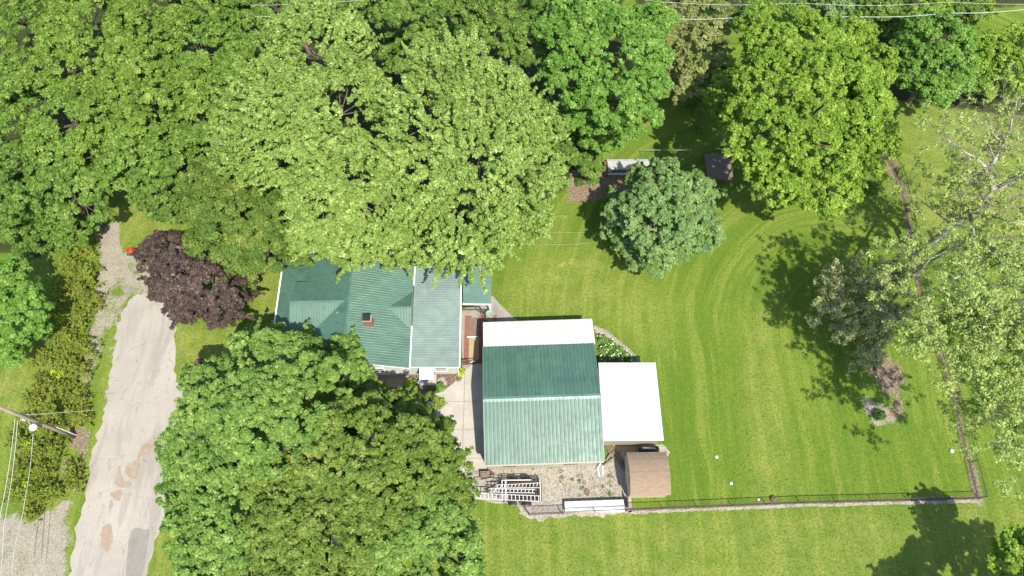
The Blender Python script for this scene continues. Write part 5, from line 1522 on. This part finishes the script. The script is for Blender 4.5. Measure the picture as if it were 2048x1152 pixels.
# ------------------------------------------------------------------ half-bare sycamore on the east side
def grow(mb, tips, p, d, length, r, g, lvl, maxl):
    k = 4; pts = [Vector(p)]; rad = [r]; dv = Vector(d).normalized()
    for i in range(k):
        dv = (dv + Vector(g.normal(size=3)*.22) + Vector((0, 0, .04))).normalized()
        pts.append(pts[-1]+dv*length/k); rad.append(r*(1-.8*(i+1)/k))
        if lvl < maxl and i < k - 1:
            for s in range(1 if g.uniform() < .8 else 2):
                a = Vector(g.normal(size=3)); a = (a-dv*a.dot(dv)).normalized()
                grow(mb, tips, pts[-1], dv*.7+a*.8, length*g.uniform(.4, .62), rad[-1]*.7+.004, g, lvl+1, maxl)
    mb.tube(pts, [max(x, .008) for x in rad], 5 if lvl == 0 else 3, False)
    tips.append((pts[-1], dv))
    if g.uniform() < .4: tips.append((pts[2], dv))
def sycamore(label, base, limbs, leafm, spread, leafy, seed, bark='palebark', maxl=3, name="sycamore_tree", tr=.4, ncl=24, ls=.17, clr=.27):
    g = np.random.default_rng(seed)
    b = P(*base); root = empty(name, b, 0, label, "tree")
    mb = MB(); tw = MB(); tips = []
    for pts, r0, r1 in limbs:
        W = [P(*p)-b for p in pts]; n = len(W)
        W = [w + (Vector(g.normal(size=3)*.06) if 0 < i < n-1 else Vector()) for i, w in enumerate(W)]
        rad = [r0+(r1-r0)*i/(n-1) for i in range(n)]
        mb.tube(W, rad, 9)
        for i in range(1, n):
            if W[i].z < 4 and tr > .3: continue
            dv = (W[i]-W[i-1]).normalized()
            for s in range(spread):
                a = Vector(g.normal(size=3)); a.z = abs(a.z)*.5; a = (a-dv*a.dot(dv)).normalized()
                st_ = W[i-1].lerp(W[i], g.uniform(.2, 1))
                grow(tw, tips, st_, dv*.5+a*.9, g.uniform(1.8, 3.6)*(1 if tr > .3 else .5), rad[i]*.3+.015, g, 0, maxl-1)
    mb.build("trunk", M['bark' if bark == 'bark' else bark], root, True)
    tw.build("branches", M['twig'], root)
    T = [(t, d) for t, d in tips if leafy((t+b))>g.uniform()]
    if T:
        cc = np.array([tuple(t) for t, d in T]); dd = np.array([tuple(d) for t, d in T])
        idx = np.repeat(np.arange(len(cc)), ncl); d = g.normal(size=(len(idx), 3)); d /= np.linalg.norm(d, axis=1)[:, None]
        pos = cc[idx]+d*(clr*g.uniform(.3, 1.1, (len(idx), 1)))
        me = leaves_mesh("crown", pos, d, ls, L[leafm], g, .5, .5, tint=np.clip(g.normal(.5, .25, len(idx)), 0, 1))
        link("crown", me, None, root)
        global leafcount; leafcount += len(idx)
    return root
def leafy_main(p):
    # the dead northern limbs carry almost nothing, the southern ones are in leaf
    return .78 if p.y < P(1950, 520, 12).y else (.6 if p.y < P(1950, 430, 12).y else .25)
sycamore("half-bare sycamore with pale limbs leaning over the east fence", (1828, 520),
    [([(1828,520,0),(1848,499,1.6),(1880,470,3.8),(1905,452,5.3),(1940,424,8),(1965,404,9.6),(1985,385,11)], .36, .24),
     ([(1985,385,11),(1983,360,11.6),(1976,342,12)], .22, .17),
     ([(1976,342,12),(1958,322,12.3),(1930,305,12.6),(1900,285,12.8),(1878,268,13),(1862,250,13.2)], .13, .03),
     ([(1976,342,12),(1990,318,12.6),(2008,290,13.2),(2020,262,13.6),(2030,225,14),(2036,195,14.4)], .15, .03),
     ([(2008,290,13.2),(1990,270,13.3),(1975,240,13.6)], .07, .02),
     ([(1983,360,11.6),(1960,352,11.5),(1925,358,11),(1905,372,10.6)], .07, .02),
     ([(1985,385,11),(2015,370,11.8),(2048,350,12.6),(2090,320,13)], .14, .05),
     ([(1940,424,8),(1975,428,9),(2010,440,10),(2050,450,11)], .14, .06),
     ([(1905,452,5.3),(1870,425,6),(1835,395,6.5),(1800,385,6.8)], .09, .02),
     ([(1965,404,9.6),(1930,395,9.8),(1890,398,10)], .07, .02),
     ([(1940,424,8),(1950,480,9.5),(1945,540,10.5),(1930,600,11),(1900,650,11)], .15, .04),
     ([(1950,480,9.5),(2000,520,11),(2030,580,12),(2040,650,12)], .12, .04),
     ([(1945,540,10.5),(1900,560,11.2),(1860,580,11.8),(1830,610,12)], .08, .02),
     ([(1930,600,11),(1880,630,11.5),(1835,650,11.8),(1805,658,12)], .08, .02),
     ([(1950,480,9.5),(1900,500,10.5),(1860,520,11),(1830,560,11.5)], .08, .02)],
    'pale', 3, leafy_main, 41, maxl=3)
sycamore("pale-leaved sycamore reaching in from the right edge", (2075, 560),
    [([(2075,560,0),(2120,500,5),(2135,480,8)], .4, .3),
     ([(2135,480,8),(2090,560,10),(2048,600,11.5),(2005,632,12),(1960,655,12),(1925,678,11.8),(1905,705,11.4)], .22, .05),
     ([(2048,600,11.5),(2010,690,12),(1990,720,12),(2005,755,11.8),(2010,790,11.4),(2000,820,11)], .13, .04),
     ([(2090,560,10),(2080,680,12),(2060,780,12.5),(2030,850,12),(1990,890,11)], .16, .04),
     ([(2005,755,11.8),(1970,770,11.6),(1940,760,11.4)], .06, .02),
     ([(2060,780,12.5),(2090,850,12),(2080,920,11)], .1, .03),
     ([(1960,655,12),(1950,620,12.6),(1930,580,12.8)], .07, .02)],
    'pale', 4, lambda p: .72, 43, maxl=3)
sycamore("small dusty grey tree with twiggy pale clusters over the mulch patch", (1752, 740),
    [([(1752,740,0),(1755,700,1.8),(1752,660,3)], .12, .09),
     ([(1752,660,3),(1715,640,3.8),(1675,640,4),(1632,628,4.2)], .06, .02),
     ([(1752,660,3),(1710,600,4),(1670,570,4.4),(1650,560,4.6)], .05, .02),
     ([(1752,660,3),(1740,610,4),(1720,570,4.6),(1690,545,4.8)], .07, .02),
     ([(1752,660,3),(1780,620,4),(1800,570,4.6),(1790,530,5)], .07, .02),
     ([(1752,660,3),(1700,600,4),(1665,600,4.2)], .05, .02),
     ([(1755,700,1.8),(1720,690,3),(1680,670,3.4)], .05, .02),
     ([(1752,660,3),(1760,600,4.4),(1755,550,5)], .05, .02),
     ([(1752,660,3),(1790,650,3.8),(1810,630,4)], .05, .02)],
    'dusty', 5, lambda p: .5, 47, bark='bark', maxl=3, name="dusty_tree", tr=.2, ncl=26, ls=.17, clr=.28)
# fallen bare branches seen in the woodland gaps
def deadwood(label, pts, r, seed, z=7):
    g = np.random.default_rng(seed); b = P(*pts[0], 0)
    mb = MB(); tips = []
    W = [P(u, v, z+i*.4)-b for i, (u, v) in enumerate(pts)]
    mb.tube([Vector((0, 0, 0)), W[0]]+W, [r*1.6, r*1.2]+[r*(1-.7*i/len(W)) for i in range(len(W))], 6)
    for i in range(1, len(W)):
        for s in range(2): grow(mb, tips, W[i], (W[i]-W[i-1])+Vector(g.normal(size=3)*.6), 1.6, r*.35, g, 1, 2)
    return tag(mb.build("dead_branch", M['palebark']), label, "dead tree")
deadwood("bare pale snag showing in the dark gap between the silver maples", [(905,90),(880,100),(850,110),(825,122)], .1, 61, 8)
deadwood("bare curved snag north of the western silver maple's edge", [(850,75),(840,85),(835,100),(822,112)], .06, 62, 7)
deadwood("bare twiggy snag in the dark hole near the left edge", [(30,320),(50,308),(75,318)], .06, 63, 6)
deadwood("small bare snag in the gap above the round woodland tree", [(185,300),(178,285),(190,275)], .05, 64, 7)
deadwood("bare snag low beside the emerald tree", [(1830,225),(1840,215),(1848,205)], .05, 65, 2)

sc["leaves"] = leafcount
print("leaves", leafcount, "tris", sum(len(o.data.polygons)*2 for o in COL.objects if o.type == 'MESH'))
